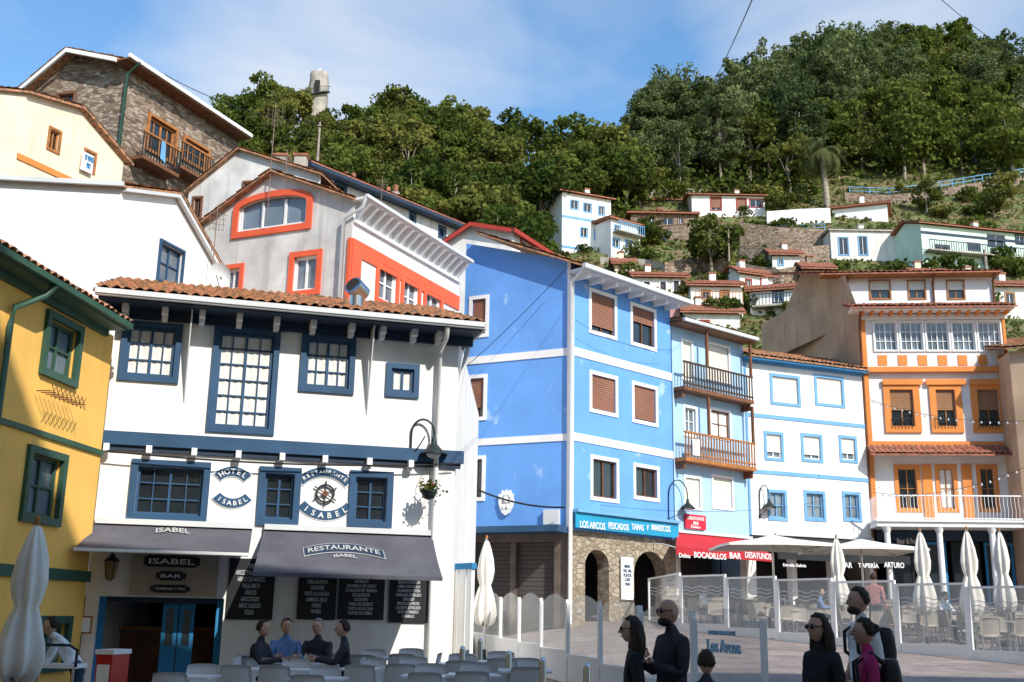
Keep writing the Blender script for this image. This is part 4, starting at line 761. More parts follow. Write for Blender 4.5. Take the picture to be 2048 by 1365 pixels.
def plant(x,y,kind,s,label,cat,grp,name):
    z=G(x,y)-.1; e=empty(name,(x,y,z),label,cat,grp); e.rotation_euler=(0,0,rnd.uniform(0,6.28)); e.scale=(s*rnd.uniform(.85,1.2),s*rnd.uniform(.85,1.2),s*rnd.uniform(.85,1.15))
    for nm,me in (('crown',kind[0]),('trunk',kind[1])): o=bpy.data.objects.new(nm,me); COL.objects.link(o); o.parent=e
def tstart(a,cy):
    if a<.03: return 82
    if a<.12: return min(107,cy-9)
    if a<.3: return min(120,cy-12)
    return 127
pts=[]
y=84.0
while y<205:
    x=-.31*y
    while x<.50*y:
        xx=x+rnd.uniform(-2,2);yy=y+rnd.uniform(-2,2);a=xx/yy; cy=np.interp(a,CA,CY)
        if tstart(a,cy)<yy<cy+3: pts.append((xx,yy,cy))
        x+=5.2
    y+=5.0
k=0
while k<90:
    a=rnd.uniform(.035,.46); cy=np.interp(a,CA,CY); yy=cy+rnd.uniform(-7,2) if k<50 else rnd.uniform(tstart(a,cy),cy); pts.append((a*yy,yy,cy)); k+=1
rnd.shuffle(pts)
pts.sort(key=lambda p:p[1]-(22 if p[1]>p[2]-7 else 0))
def isE(a,yy,cy): return (a>.12 and yy>cy-26) or (a>.2 and rnd.random()<.18) or (.04<a<.12 and yy>cy-6 and rnd.random()<.5)
for xx,yy,cy in pts[:295]:
    a=xx/yy
    if isE(a,yy,cy) and rnd.random()<.88: 
        s=rnd.uniform(.72,1.12)*np.interp(a,[.05,.13,.3],[.5,.72,1.0]); plant(xx,yy,rnd.choice(eks),s,'tall thin eucalyptus tree in the hillside wood','tree','eucalyptus trees on the ridge','eucalyptus_tree')
    else: plant(xx,yy,rnd.choice(kinds),rnd.uniform(.7,1.2)*(1.25 if a>.12 else 1),'bushy dark green broadleaf tree on the hillside','tree','broadleaf trees on the hillside','broadleaf_tree')
cs=[];nn=[]
for xx,yy,cy in pts[295:]:
    P_,n_,cl=crownpts(7,3.0,4.0+(3 if xx/yy>.15 else 0),3.4,16,58,1.2); cs.append(P_+np.array([xx,yy,G(xx,yy)])); nn.append(n_)
n=66000; yy=nr.uniform(64,205,n)**1.0; aa=nr.uniform(-.30,.5,n); cyv=np.interp(aa,CA,CY); keep=np.where(aa<.03,yy>62,np.where(aa<.12,yy>np.minimum(106,cyv-12),np.where(aa<.3,yy>np.minimum(116,cyv-14),yy>126)))&(yy<cyv); yy=yy[keep];aa=aa[keep]
und=np.array([(a*y_,y_,G(a*y_,y_)+abs(nr.normal())*(1.2 if a<.1 else 1.9)) for a,y_ in zip(aa,yy)]); cs.append(und); nn.append(np.tile([0,-.5,.8],(len(und),1)))
me=leaves(np.concatenate(cs),.28,LEAF[0],'woodland_undergrowth',1.3,np.concatenate(nn)); mkobj('woodland_undergrowth',me,None,(0,0,0),'dense dark green undergrowth covering the hill','undergrowth','stuff')
n=0
for _ in range(800):
    u=rnd.uniform(1120,2060);v=rnd.uniform(385,650); p=hp(u,v)
    if p.y>60 and n<95 and rnd.random()<.5: plant(p.x,p.y,rnd.choice(shr),rnd.uniform(.5,1.4),'low green shrub on the grassy slope','shrub','shrubs on the terraced slope','shrub'); n+=1
for u,v,s in ((1425,555,.85),(1300,490,.5),(1855,430,.6),(2010,415,.7),(1280,420,.8),(1990,440,.6),(1560,440,.5)): p=hp(u,v); plant(p.x,p.y,kinds[1],s,'rounded bushy tree beside the hillside houses','tree','garden trees','garden_tree')
n=18000; aa=nr.uniform(.0,.5,n); yy=nr.uniform(66,128,n); g_=np.array([(a*y_,y_,G(a*y_,y_)+abs(nr.normal())*.2) for a,y_ in zip(aa,yy)]); me=leaves(g_,.16,leafmat('leaf_grass',(.045,.08,.02),(.20,.18,.065),.3),'grass',1.8,np.tile([0,-.4,.8],(n,1))); mkobj('grass',me,None,(0,0,0),'rough green and brown grass on the terraces','grass','stuff')
# palm
p=hp(1655,418); P=empty('palm_tree',(p.x,p.y,p.z),'tall palm tree with drooping green fronds','tree'); ht=pt(1645,312,p.y).z-p.z; mb=MB(); mb.tube([p-V((0,0,1)),p+V((-.1,0,ht*.5)),p+V((-.3,0,ht))],[.42,.33,.3],BARK,10); mb.ell(p+V((-.3,0,ht)),(.55,.55,.7),BARK); mb.done('trunk',P)
mb=MB(); top=p+V((-.3,0,ht+.3)); PM=leafmat('leaf_palm',(.05,.075,.03),(.17,.19,.075))
for k in range(72):
    an=k*2.4; el=rnd.uniform(-.6,1.3); Lf=rnd.uniform(3.0,4.1); d=V((math.cos(an),math.sin(an),0)); pos=top.copy(); e=el
    for j in range(9):
        st=Lf/9; nx_=pos+(d*math.cos(e)+V((0,0,math.sin(e))))*st; e-=.24
        sd=d.cross(V((0,0,1))); w=.5*math.sin(pi*(j+1)/10.5)+.08
        for q in range(3):
            b0=pos.lerp(nx_,q/3); b1=pos.lerp(nx_,(q+.7)/3)
            for sg in (-1,1): mb.add([b0,b1,b1+sd*sg*w*.9+d*.12-V((0,0,w*.45))],[(0,1,2)],PM)
        pos=nx_
mb.done('crown',P)
# ---------------- street furniture
def g3(x,y,dz=.005): return V((x,y,G(x,y)+dz))
class LF:
    def P(s,a,z,n=0): return V((a,-n,z))
LFm=LF()
def chair(m,mleg,group,label):
    e=empty('chair',(0,0,0),label,'chair',group); mb=MB()
    def grid(fn,nu,nv,th,off):
        vs=[fn(i/nu,j/nv) for j in range(nv+1) for i in range(nu+1)]; w=nu+1; k=len(vs); vs+= [v+off*th for v in vs]
        fs=[(j*w+i,j*w+i+1,(j+1)*w+i+1,(j+1)*w+i) for j in range(nv) for i in range(nu)]; fs+=[tuple(q+k for q in f[::-1]) for f in fs]
        ed=[i for i in range(w)]+[j*w+nu for j in range(1,nv+1)]+[nv*w+i for i in range(nu-1,-1,-1)]+[j*w for j in range(nv-1,0,-1)]
        fs+=[(ed[i],ed[(i+1)%len(ed)],ed[(i+1)%len(ed)]+k,ed[i]+k) for i in range(len(ed))]; mb.add(vs,fs,m,True)
    grid(lambda u,v:V(((u-.5)*(.43+.03*v),-.2+.4*v,.445+.03*(2*u-1)**2-.02*math.sin(pi*v))),8,6,.02,V((0,0,-1))); mb.done('seat',e)
    mb=MB(); grid(lambda u,v:V(((u-.5)*(.46-.05*v**3),.19+.07*v-.05*(2*u-1)**2,.44+.41*v-.02*(2*u-1)**4*v)),8,6,.02,V((0,1,0))); mb.done('backrest',e)
    for sx in (-1,1):
        for sy in (-1,1): mb=MB(); mb.tube([(sx*.17,sy*.15,.44),(sx*.21,sy*.21+.0,0)],[.02,.013],mleg,6); mb.done('leg',e)
    return e
def table(m,ml,group,label,w=.7):
    e=empty('cafe_table',(0,0,0),label,'table',group); mb=MB(); mb.box(LFm,-w/2,w/2,.72,.75,-w/2,w/2,m); mb.done('tabletop',e)
    mb=MB(); mb.tube([(0,0,.72),(0,0,.03)],.03,ml,8); mb.box(LFm,-.25,.25,.0,.03,-.03,.03,ml); mb.box(LFm,-.03,.03,.002,.031,-.25,.25,ml); mb.done('leg',e); return e
CH_=chair(PLAST,PLAST,'white terrace chairs','white moulded plastic chair on the terrace'); TB=table(PLAST,METAL,'white terrace tables','white square cafe table on the terrace')
first=[True,True]
def putch(x,y,rz,kind=0):
    root=(CH_,TB)[kind]; l=g3(x,y,.006)
    if first[kind]: root.location=l; root.rotation_euler=(0,0,rz); first[kind]=False
    else: clone(root,l,rz)
def xat(u,y,v=1300): return at(u,y,v)[0]
for u,y in ((500,16.4),(580,16.4),(735,16.6),(815,16.6),(925,16.8),(1005,16.8),(735,18.8),(810,18.8),(380,15.0),(640,15.0),(860,15.0),(950,14.9),(1050,15.2)):
    x=xat(u,y); putch(x,y,0,1); putch(x+rnd.uniform(-.04,.04),y-.6,pi+rnd.uniform(-.1,.1)); putch(x+rnd.uniform(-.04,.04),y+.6,rnd.uniform(-.1,.1))
for u,y,rz in ((850,18.2,-pi/2),(905,18.6,-pi/2),(500,17.8,.4)): putch(xat(u,y),y,rz)
GC=chair(GPLAST,METAL,'grey terrace chairs','beige slatted chair on the paved terrace'); GT=table(GPLAST,METAL,'grey terrace tables','grey cafe table on the paved terrace',.75)
fg=True; k=0
for y in (30,32,34,36,38):
    for j in range(9):
        x=4.6+j*1.45+rnd.uniform(-.15,.15)+(34-y)*.15; yy=y+rnd.uniform(-.2,.2)
        if x<4.9+(36-y)*.2 or yy<33.4-(x-4.9)*1.5+.8: continue
        if fg: GT.location=g3(x,yy); GC.location=g3(x,yy-.6); GC.rotation_euler=(0,0,pi); clone(GC,g3(x,yy+.6),0); fg=False
        else:
            clone(GT,g3(x,yy),0)
            for dx,dy,rz in ((0,-.62,pi),(0,.62,0),(-.6,0,pi/2),(.6,0,-pi/2)):
                if k<130 and (y<36 or dy<0): clone(GC,g3(x+dx,yy+dy),rz+rnd.uniform(-.3,.3)); k+=1
for j in range(5):
    x=11+j*.9; y=26.5+j*.3; clone(GT,g3(x,y),0); clone(GC,g3(x,y-.6),pi); clone(GC,g3(x+.1,y+.6),0)
def closedpar(u,y,ztop,label,rot=0):
    x=xat(u,y,1150); g=G(x,y); e=empty('closed_parasol',(x,y,g),label,'parasol','folded parasols'); mb=MB(); H_=ztop-g
    mb.cyl((x,y,g),(x,y,ztop),.03,.03,WOODO if y<20 else METAL); mb.done('pole',e)
    mb=MB(); zb=H_*.30; P0=[(.10,zb),(.19,zb+.04),(.23,zb+.25),(.22,H_*.46),(.16,H_*.56),(.11,H_*.62),(.15,H_*.67),(.17,H_*.74),(.14,H_*.84),(.09,H_*.92),(.05,H_*.97),(.0,H_)]
    vs=[];seg=48
    for i,(r_,z_) in enumerate(P0):
        for k in range(seg):
            an=2*pi*k/seg; f=1+.26*math.cos(7*an+z_*1.1+rot)+.10*math.sin(3*an+z_*2.3+rot); vs.append((x+r_*f*math.cos(an),y+r_*f*math.sin(an),g+z_+(.05*math.cos(7*an+rot) if i<2 else 0)))
    mb.add(vs,[(i*seg+k,i*seg+(k+1)%seg,(i+1)*seg+(k+1)%seg,(i+1)*seg+k) for i in range(len(P0)-1) for k in range(seg)],CANV,True); mb.ell((x,y,ztop+.03),(.03,.03,.06),WOODO); mb.done('canopy',e)
    mb=MB(); mb.rev((x,y,g),[(.3,0),(.3,.06),(.05,.12),(.04,.3)],DMET,16); mb.done('base',e)
def ztop(u,v,y): return pt(u,v,y).z
closedpar(62,13.5,ztop(75,1045,13.5),'folded cream parasol beside the yellow house')
closedpar(972,27,ztop(970,1078,27),'folded cream parasol behind the glass screens',1)
for u,v,y in ((1676,1075,31),(1846,1062,27.5),(1940,1060,27),(2006,1062,29)): closedpar(u,y,ztop(u,v,y),'folded cream parasol on the paved terrace',u)
def openpar(u,v,y,w,label):
    x=xat(u,y,1100); g=G(x,y); zt=ztop(u,v,y); e=empty('open_parasol',(x,y,g),label,'parasol','open parasols'); mb=MB(); mb.cyl((x,y,g),(x,y,zt),.035,.035,METAL); mb.done('pole',e)
    mb=MB(); ze=zt-.36; q=[(x+w*math.cos(pi/4+pi/2*k),y+w*math.sin(pi/4+pi/2*k),ze) for k in range(4)]
    for k in range(4):
        a,b=V(q[k]),V(q[(k+1)%4]); m_=(a+b)/2-V((0,0,-.03)); t=V((x,y,zt))
        for (p1,p2) in ((a,m_),(m_,b)):
            mb.add([p1,p2,t.lerp(p2,.35)+V((0,0,-.03)),t.lerp(p1,.35)+V((0,0,-.03)),t],[(0,1,2,3),(3,2,4)],CANV); mb.add([p1,p2,p2-V((0,0,.07)),p1-V((0,0,.07))],[(0,1,2,3)],CANV)
    mb.done('canopy',e); mb=MB()
    for k in range(4): mb.cyl((x,y,zt-.05),tuple(V(q[k])-V((0,0,.02))),.015,.015,METAL,4)
    mb.done('rib',e); mb=MB(); mb.rev((x,y,g),[(.35,0),(.35,.08),(.05,.12)],DMET,16); mb.done('base',e)
openpar(1545,1070,33.5,2.3,'large open white parasol over cafe tables'); openpar(1722,1078,34.5,2.2,'open white parasol over cafe tables')
def screen(p,q,h,label,wave,group,low=.45):
    W=Wall(p,q); zb=min(G(*p),G(*q)); e=empty('glass_windscreen',(W.P(W.L/2,0).x,W.P(W.L/2,0).y,zb),label,'windscreen',group); z1=zb+h; pw=.07 if not wave else .055
    mb=MB(); 
    for x in (0.0,W.L-pw): mb.box(W,x,x+pw,zb,z1+(0 if not wave else .02),-.03,.03,TRIM)
    mb.box(W,pw,W.L-pw,zb+.05,zb+low,-.02,.02,TRIM); mb.box(W,pw,W.L-pw,zb+low,zb+low+.05,-.03,.03,TRIM)
    if not wave: mb.box(W,pw,W.L-pw,z1-.05,z1,-.03,.03,TRIM)
    mb.done('frame',e)
    mb=MB(); n=12; vs=[]
    for k in range(n+1):
        x=pw+(W.L-2*pw)*k/n; vs.append(W.P(x,zb+low+.05)); vs.append(W.P(x,(z1-.05) if not wave else z1-.02+.16*math.sin(pi*k/n)))
    mb.add(vs,[(2*k,2*k+2,2*k+3,2*k+1) for k in range(n)],WGL); gl=mb.done('glass',e)
    mb=MB()
    for j in range(3):
        vs=[]
        for k in range(25):
            x=.15+(W.L-.3)*k/24; z=z1-.35-j*.10+.03*math.sin(k*.8+j*.4); vs+= [W.P(x,z,.006),W.P(x,z+.018,.006)]
        mb.add(vs,[(2*k,2*k+2,2*k+3,2*k+1) for k in range(24)],GUT)
    if not wave: mb.done('etched_wave',gl)
    return W,gl,zb
p0=V((*at(942,30.5,1240),0));p1=V((*at(1530,12,1300),0)); n=9
for k in range(n):
    a=p0.lerp(p1,k/n);b=p0.lerp(p1,(k+1)/n); W,gl,zb=screen(xy(a),xy(b),1.46,'low white windscreen panel with wavy glass top',True,'wave topped windscreen panels',.55)
    if k==n-1: 
        text(gl,W,1418,1262,1470,1271,'RESTAURANTE',ETCH,.01); text(gl,W,1415,1280,1480,1306,'Los Arcos',ETCH,.01)
p0=V((*at(1362,33,1240),0));p1=V((*at(2100,23.4,1250),0)); n=6
for k in range(n): screen(xy(p0.lerp(p1,k/n)),xy(p0.lerp(p1,(k+1)/n)),1.66,'white framed glass windscreen panel around cafe tables',False,'framed windscreen panels',.25)
p2=V((p0.x-.3,38,0)); screen(xy(p2),xy(p0),1.66,'white framed glass windscreen panel at terrace end',False,'framed windscreen panels',.25)
W=Wall(at(884,23,1200),at(945,22.2,1200)); z1=W.z(910,1140); mb=MB(); mb.box(W,0,W.L,.3,z1,-.04,.04,TRIM); mb.box(W,-.03,W.L+.03,z1,z1+.12,-.06,.06,BRTB)
for k in range(4): mb.box(W,.05+k*W.L/4,.09+k*W.L/4,.3,z1,.04,.06,GUT)
mb.done('partition_screen',None,'white partition screen with blue top beside the hotel','partition')
bo=empty('bollard',(0,0,0),'slim metal bollard on the plaza paving','bollard','slim metal bollards'); mb=MB(); mb.rev((0,0,0),[(.045,0),(.045,.92),(.03,.97),(0,.98)],METAL,12); mb.done('post',bo); mb=MB(); mb.rev((0,0,0),[(.075,0.001),(.075,.02),(.046,.025)],DMET,12); mb.done('base_plate',bo)
for i,(u,y) in enumerate(((1086,14.2),(1174,13.2),(1018,15.6),(925,17.2),(960,19))):
    l=g3(xat(u,y),y)
    if i==0: bo.location=l
    else: clone(bo,l,0)
def lamp(W,s,z,reach,label,arm=.8,side=0):
    e=empty('wall_lamp',W.P(s,z-.3,0),label,'street lamp','wall mounted street lamps'); mb=MB(); pts=[]
    base=W.P(s,z-.35,.03); mb.tube([base,W.P(s,z+arm*.5,.05)],.02,DMET,6)
    for k in range(13):
        t=pi*k/12; rr=reach/2; pts.append(W.P(s+side*(rr-rr*math.cos(t)),z+arm*.5+rr*.9*math.sin(t),.05+(rr-rr*math.cos(t))*(1 if not side else .2)))
    mb.tube(pts,.022,DMET,6); mb.tube([base,W.P(s+side*reach*.3,z-.15,.05+reach*.25),W.P(s+side*reach*.55,z+.05,.05+reach*.3)],.014,DMET,5); mb.ell(base,(.05,.05,.1),DMET); mb.done('bracket',e)
    c=pts[-1]-V((0,0,.12)); mb=MB(); mb.tube([pts[-1],c],.018,DMET,6); mb.rev(c,[(.03,.06),(.05,0),(.07,-.1),(.17,-.2),(.27,-.28),(.28,-.31),(.25,-.30)],DMET,20); mb.done('lamp_shade',e)
    mb=MB(); mb.ell(c-V((0,0,.27)),(.15,.15,.11),LACE); mb.done('lamp_glass',e)
lamp(WA,WA.s_(822,870),WA.z(822,880),.62,'dark green bell shaped wall lamp on the hotel',.25,.7)
W2=Wall(at(1139,36),at(1349,39.95)); lamp(W2,W2.L-.35,W2.z(1340,1020),1.3,'dark green bell wall lamp over the shop sign',1.0,.6)
lamp(WD,.5,WD.z(1525,1015),1.0,'dark bell wall lamp on the white house',.8,.3)
s=WA.s_(858,985,.5); z=WA.z(858,985,.5); c=WA.P(s,z,.5); e=empty('hanging_basket',c,'hanging plant basket with red geraniums below the lamp','plant'); mb=MB(); mb.rev(c,[(.0,-.15),(.1,-.12),(.16,0),(.17,.04),(.12,.04)],DMET,14); mb.tube([WA.P(s,z+.5,.02),WA.P(s,z+.5,.45),c+V((0,0,.3)),c],.008,DMET,4); mb.done('pot',e)
me=leaves(np.array(c+V((0,0,.08)))+nr.normal(size=(260,3))*np.array([.10,.10,.06]),.03,LEAF[1],'foliage'); mkobj('foliage',me,e,(0,0,0)).location=-c; me=leaves(np.array(c+V((0,0,.12)))+nr.normal(size=(9,3))*np.array([.1,.1,.06]),.025,DRED,'flowers'); mkobj('flowers',me,e,(0,0,0)).location=-c
mb=MB(); s=WA.s_(222,1135,.3); z=WA.z(222,1135,.3); c=WA.P(s,z,.3); mb.rev(c,[(.0,.28),(.05,.2),(.14,.12),(.13,.1)],DMET,8); mb.rev(c,[(.12,.1),(.08,-.2),(.03,-.24)],mat('amber_glass',(.3,.2,.08),rough=.2),8); mb.tube([WA.P(s,z+.3,0),WA.P(s,z+.34,.2),c+V((0,0,.28))],.015,DMET,5)
for k in range(4): an=pi/4+k*pi/2; mb.tube([c+V((.12*math.cos(an),.12*math.sin(an),.1)),c+V((.08*math.cos(an),.08*math.sin(an),-.2))],.01,DMET,4)
mb.done('wall_lantern',None,'black iron wall lantern beside the bar entrance','lantern')
RUST=mat('rusty_aerial_metal',(.25,.18,.14),var=.3,bump=0)
def antenna(u,v0,v1,y,w,label):
    a=pt(u,v0,y);b=V((a.x,a.y,pt(u,v1,y).z)); e=empty('tv_antenna',b,label,'antenna','rooftop antennas'); mb=MB(); mb.tube([b-V((0,0,1)),a],.016,RUST,5); mb.done('mast',e); mb=MB()
    for k in range(4):
        z=a.z-.25-k*.16; mb.tube([(a.x-w*(1-.1*k),a.y,z),(a.x+w*(1-.1*k),a.y+.2,z)],.008,RUST,4)
    for k in range(4): x=a.x-w*.8+1.6*w*k/3; mb.tube([(x,a.y,a.z-.2),(x,a.y+.05,a.z-.8)],.007,RUST,4)
    mb.done('aerial',e)
antenna(552,205,385,32,.28,'tall television aerial on the gabled roof'); antenna(436,410,560,30.5,.25,'television aerial beside the white house'); antenna(765,352,400,50,.3,'small television aerial on a roof ridge'); antenna(575,300,330,38,.2,'small aerial near the chimney')
c=pt(441,553,27.2); e=empty('satellite_dish',c,'white satellite dish on a roof mast','satellite dish'); mb=MB(); vs=[];fs=[]
for i in range(5):
    for k in range(16): rr=.34*i/4; an=2*pi*k/16; vs.append(c+V((rr*math.cos(an)*.75,.075*(1-(i/4)**2)-.1*(i/4)**2+rr*math.cos(an)*.4,rr*math.sin(an))))
for i in range(4):
    for k in range(16): fs.append((i*16+k,i*16+(k+1)%16,(i+1)*16+(k+1)%16,(i+1)*16+k))
mb.add(vs,fs,GUT,True); mb.done('dish',e); mb=MB(); mb.tube([c+V((0,.05,0)),c+V((0,.2,-.3)),c+V((0,.2,-2.2))],.025,RUST,5); mb.tube([c+V((0,0,-.3)),c+V((0,-.4,-.1))],.012,RUST,4); mb.done('mast',e)
def pole(u,v0,vb,y,label,cr=.3):
    a=pt(u,v0,y); b=V((a.x,a.y,pt(u,vb,y).z)); mb=MB(); mb.tube([b,a],[.11,.07],BARK,7); mb.box(Wall((a.x-cr,a.y),(a.x+cr,a.y)),0,2*cr,a.z-.3,a.z-.24,.07,.14,BARK); mb.done('utility_pole',None,label,'pole')
pole(640,245,420,62,'wooden utility pole in front of the wood',.15); p=hp(1458,560); pole(1456,450,565,p.y,'wooden utility pole on the slope'); pole(1969,500,570,52,'wooden utility pole behind the orange house')
def wire(a,b,sag,r,label,bulbs=0):
    P=[a.lerp(b,k/24)-V((0,0,sag*4*(k/24)*(1-k/24))) for k in range(25)]; mb=MB(); mb.tube(P,r,BLACK,4); w=mb.done('overhead_cable',None,label,'cable')
    if bulbs:
        mb=MB()
        for k in range(bulbs): t=(k+.5)/bulbs; q=a.lerp(b,t)-V((0,0,sag*4*t*(1-t)+.05)); mb.ell(q,(.035,.035,.05),LW,6,4)
        mb.done('bulb_string',w)
wire(pt(1395,205,60),pt(1530,-60,14),.4,.012,'black overhead cable crossing the plaza')
wire(pt(1860,-20,30),pt(2080,130,60),.4,.015,'black overhead cable above the houses')
wire(pt(1740,800,42),pt(2060,842,36),.3,.008,'string of small bulbs strung between houses',20); wire(pt(1745,985,41),pt(2060,930,34),.4,.008,'string of small festoon bulbs near balcony',20); wire(pt(1200,1010,34),pt(1760,975,41),.5,.006,'thin cable along the facades')
wire(pt(915,960,36),pt(1130,1015,35.6),.25,.03,'black service cable on the blue wall'); wire(pt(640,245,62),pt(330,150,46),.6,.02,'thin cable to the stone house'); wire(WA.P(.1,WA.z(200,905),.25),WA.P(WA.L,WA.z(900,930),.2),.12,.018,'grey service cable along the hotel front')
wire(pt(1130,540,35.5),pt(925,740,36.8),.1,.012,'thin cable across the blue wall'); wire(pt(1150,640,35.5),pt(1340,700,39),.3,.008,'thin washing line on the blue house')
x,y=at(208,17.3,1300); W=Wall((x-.12,y+.05),(x+.14,y)); g=G(x,y); mb=MB(); mb.box(W,0,W.L,g+.05,g+.85,-.5,0,mat('red_enamel',(.5,.02,.02),rough=.3,var=.05,bump=0)); cbn=mb.done('ice_cream_freezer',None,'narrow red and white freezer by the entrance','freezer'); mb=MB(); mb.box(W,-.02,W.L+.02,g+.85,g+.92,-.52,.02,LW); mb.box(W,.03,W.L-.03,g+.35,g+.7,.002,.01,LW); mb.done('lid',cbn)
x,y=at(95,14.2,1330); g=G(x,y); mb=MB(); W=Wall((x-.3,y),(x+.35,y)); mb.box(W,0,W.L,g+.88,g+.93,-.4,.0,LW); 
for sx in (.03,W.L-.03):
    for n in (-.02,-.38): mb.tube([W.P(sx,g,n),W.P(sx,g+.88,n)],.018,METAL,6)
mb.tube([W.P(0,g+1.1,0),W.P(.1,g+1.16,0),W.P(W.L-.1,g+1.16,0),W.P(W.L,g+1.1,0),W.P(W.L,g+.9,0)],.02,BLACK,6); mb.done('service_trolley',None,'white service trolley with black handle','trolley')
# ---------------- people
SKIN=mat('skin',(.52,.30,.21),rough=.6,var=.06,bump=0); 
def cm(n,c): return mat('cloth_'+n,c,rough=.95,var=.3,s=8,bump=.5,bs=18)
HB=mat('brown_hair',(.035,.02,.012),rough=.6,var=.4,s=20,bump=.6,bs=60); HG=mat('grey_hair',(.25,.24,.23),rough=.7,var=.2,s=20)
LIP=mat('lips',(.35,.12,.1),var=.05,bump=0)
def person(label,u,y,h,yaw,shirt,pants,pose='stand',hair='short',hm=HB,glasses=False,sleeve=True,x=None,head=0,bag=False,beard=False,fem=False):
    if x is None: x=xat(u,y,1240)
    sw=.165 if fem else .19
    SC=h/1.75; J=dict(pel=(0,0,.95),sp=(0,0,1.13),ch=(0,0,1.32),nk=(0,.01,1.47),hd=(0,-.01,1.57))
    for s,t in ((-1,'l'),(1,'r')):
        J.update({'sh'+t:(s*sw,.01,1.40),'el'+t:(s*(sw+.055),.03,1.12),'wr'+t:(s*(sw+.06),-.07,.88),'ha'+t:(s*(sw+.055),-.10,.80),'hp'+t:(s*.095,0,.90),'kn'+t:(s*.105,-.02,.49),'an'+t:(s*.105,.03,.08),'to'+t:(s*.125,-.15,.035)})
    if pose=='walk': J['knl']=(-.1,-.14,.5);J['anl']=(-.1,-.16,.1);J['tol']=(-.11,-.33,.05);J['knr']=(.1,.04,.49);J['anr']=(.1,.25,.12);J['tor']=(.11,.1,.03);J['wrr']=(.24,-.22,.95);J['har']=(.23,-.29,.92)
    if pose=='arms': 
        for s,t in ((-1,'l'),(1,'r')): J['el'+t]=(s*.26,-.03,1.13);J['wr'+t]=(s*.1,-.24,1.2);J['ha'+t]=(s*.06,-.28,1.27)
    if pose=='sit':
        for n_ in ('pel','sp','ch','nk','hd','shl','shr'): J[n_]=(J[n_][0],J[n_][1]-.02*(J[n_][2]-.95)*4,J[n_][2]-.43)
        for s,t in ((-1,'l'),(1,'r')):
            J['hp'+t]=(s*.1,-.05,.5);J['kn'+t]=(s*.13,-.44,.5);J['an'+t]=(s*.13,-.42,.08);J['to'+t]=(s*.14,-.58,.035);J['el'+t]=(s*.25,-.15,.74);J['wr'+t]=(s*.15,-.4,.79);J['ha'+t]=(s*.1,-.47,.8)
    if pose=='bend':
        def rot(p,a): 
            yy,zz_=p[1],p[2]-.95; return (p[0],yy*math.cos(a)-zz_*math.sin(a),.95+yy*math.sin(a)+zz_*math.cos(a))
        for n_ in ('sp','ch','nk','hd','shl','shr'): J[n_]=rot(J[n_],rad(42))
        for s,t in ((-1,'l'),(1,'r')): J['el'+t]=(s*.2,-.42,1.0);J['wr'+t]=(s*.12,-.62,.95);J['ha'+t]=(s*.1,-.7,.96)
    RD=dict(pel=(.16,.12),sp=(.135 if fem else .15,.11),ch=(.16 if fem else .185,.125),nk=(.062,.06),hd=(.052,.056))
    for t in 'lr': RD.update({'sh'+t:(.07,.07),'el'+t:(.05,.05),'wr'+t:(.033,.034),'ha'+t:(.032,.018),'hp'+t:(.1,.1),'kn'+t:(.066,.066),'an'+t:(.045,.045),'to'+t:(.04,.028)})
    E=[('pel','sp',0),('sp','ch',0),('ch','nk',0),('nk','hd',2)]
    for t in 'lr': E+=[('ch','sh'+t,0),('sh'+t,'el'+t,0),('el'+t,'wr'+t,0 if sleeve else 2),('wr'+t,'ha'+t,2),('pel','hp'+t,1),('hp'+t,'kn'+t,1),('kn'+t,'an'+t,1),('an'+t,'to'+t,3)]
    names=list(J); me=bpy.data.meshes.new('p'); me.from_pydata([J[n_] for n_ in names],[(names.index(a),names.index(b)) for a,b,_ in E],[]); ob=bpy.data.objects.new('p',me); COL.objects.link(ob); ob.modifiers.new('s','SKIN')
    md2=ob.modifiers.new('u','SUBSURF'); md2.levels=2; md2.render_levels=2
    sv=me.skin_vertices[0].data
    for i,n_ in enumerate(names): sv[i].radius=RD[n_]; sv[i].use_root=(n_=='pel')
    dg=bpy.context.evaluated_depsgraph_get(); dg.update(); ev=bpy.data.meshes.new_from_object(ob.evaluated_get(dg)); bpy.data.objects.remove(ob)
    mats=[shirt,pants,SKIN,BLACK]; mb=MB(); [mb.mi(m) for m in mats]
    segs=[(V(J[a]),V(J[b]),m,max(RD[a][0],RD[b][0])) for a,b,m in E]
    for v in ev.vertices:
        c=v.co; q=NZ.noise(V((c.x*9,c.y*9,c.z*5+h*7)))*.014+NZ.noise(V((c.x*22,c.y*22,c.z*16)))*.007
        mb.v.append(tuple(c+v.normal*(q if c.z<J['nk'][2]-.0 else 0)))
    for p in ev.polygons:
        c=p.center; best=min(segs,key=lambda s_:((c-(s_[0]+(s_[1]-s_[0])*max(0,min(1,(c-s_[0]).dot(s_[1]-s_[0])/(s_[1]-s_[0]).length_squared)))).length-s_[3]*.8)); mb.f.append(tuple(p.vertices)); mb.m.append(mb.mi(mats[best[2]])); mb.sm.append(True)
    for s,t in ((-1,'l'),(1,'r')):
        ha=V(J['ha'+t]);d=(ha-V(J['wr'+t])).normalized(); up=V((1,0,0)) if abs(d.x)<.8 else V((0,1,0)); sd=d.cross(up).normalized(); cr=d.cross(sd).normalized()*(-s)
        for fi in range(4):
            o=ha+sd*(fi-1.5)*.019; L_=(.07,.08,.075,.06)[fi]; mb.tube([o,o+d*L_*.6+cr*.004,o+d*L_*.9+cr*.022,o+d*L_+cr*.045],[.009,.0085,.008,.006],SKIN,6)
        o=V(J['wr'+t])*.45+ha*.55; mb.tube([o,o-sd*.035+d*.02,o-sd*.045+d*.055],[.011,.010,.007],SKIN,6)
    hd=V(J['hd']); hc=hd+V((0,-.015,.085)); hr=rad(head)
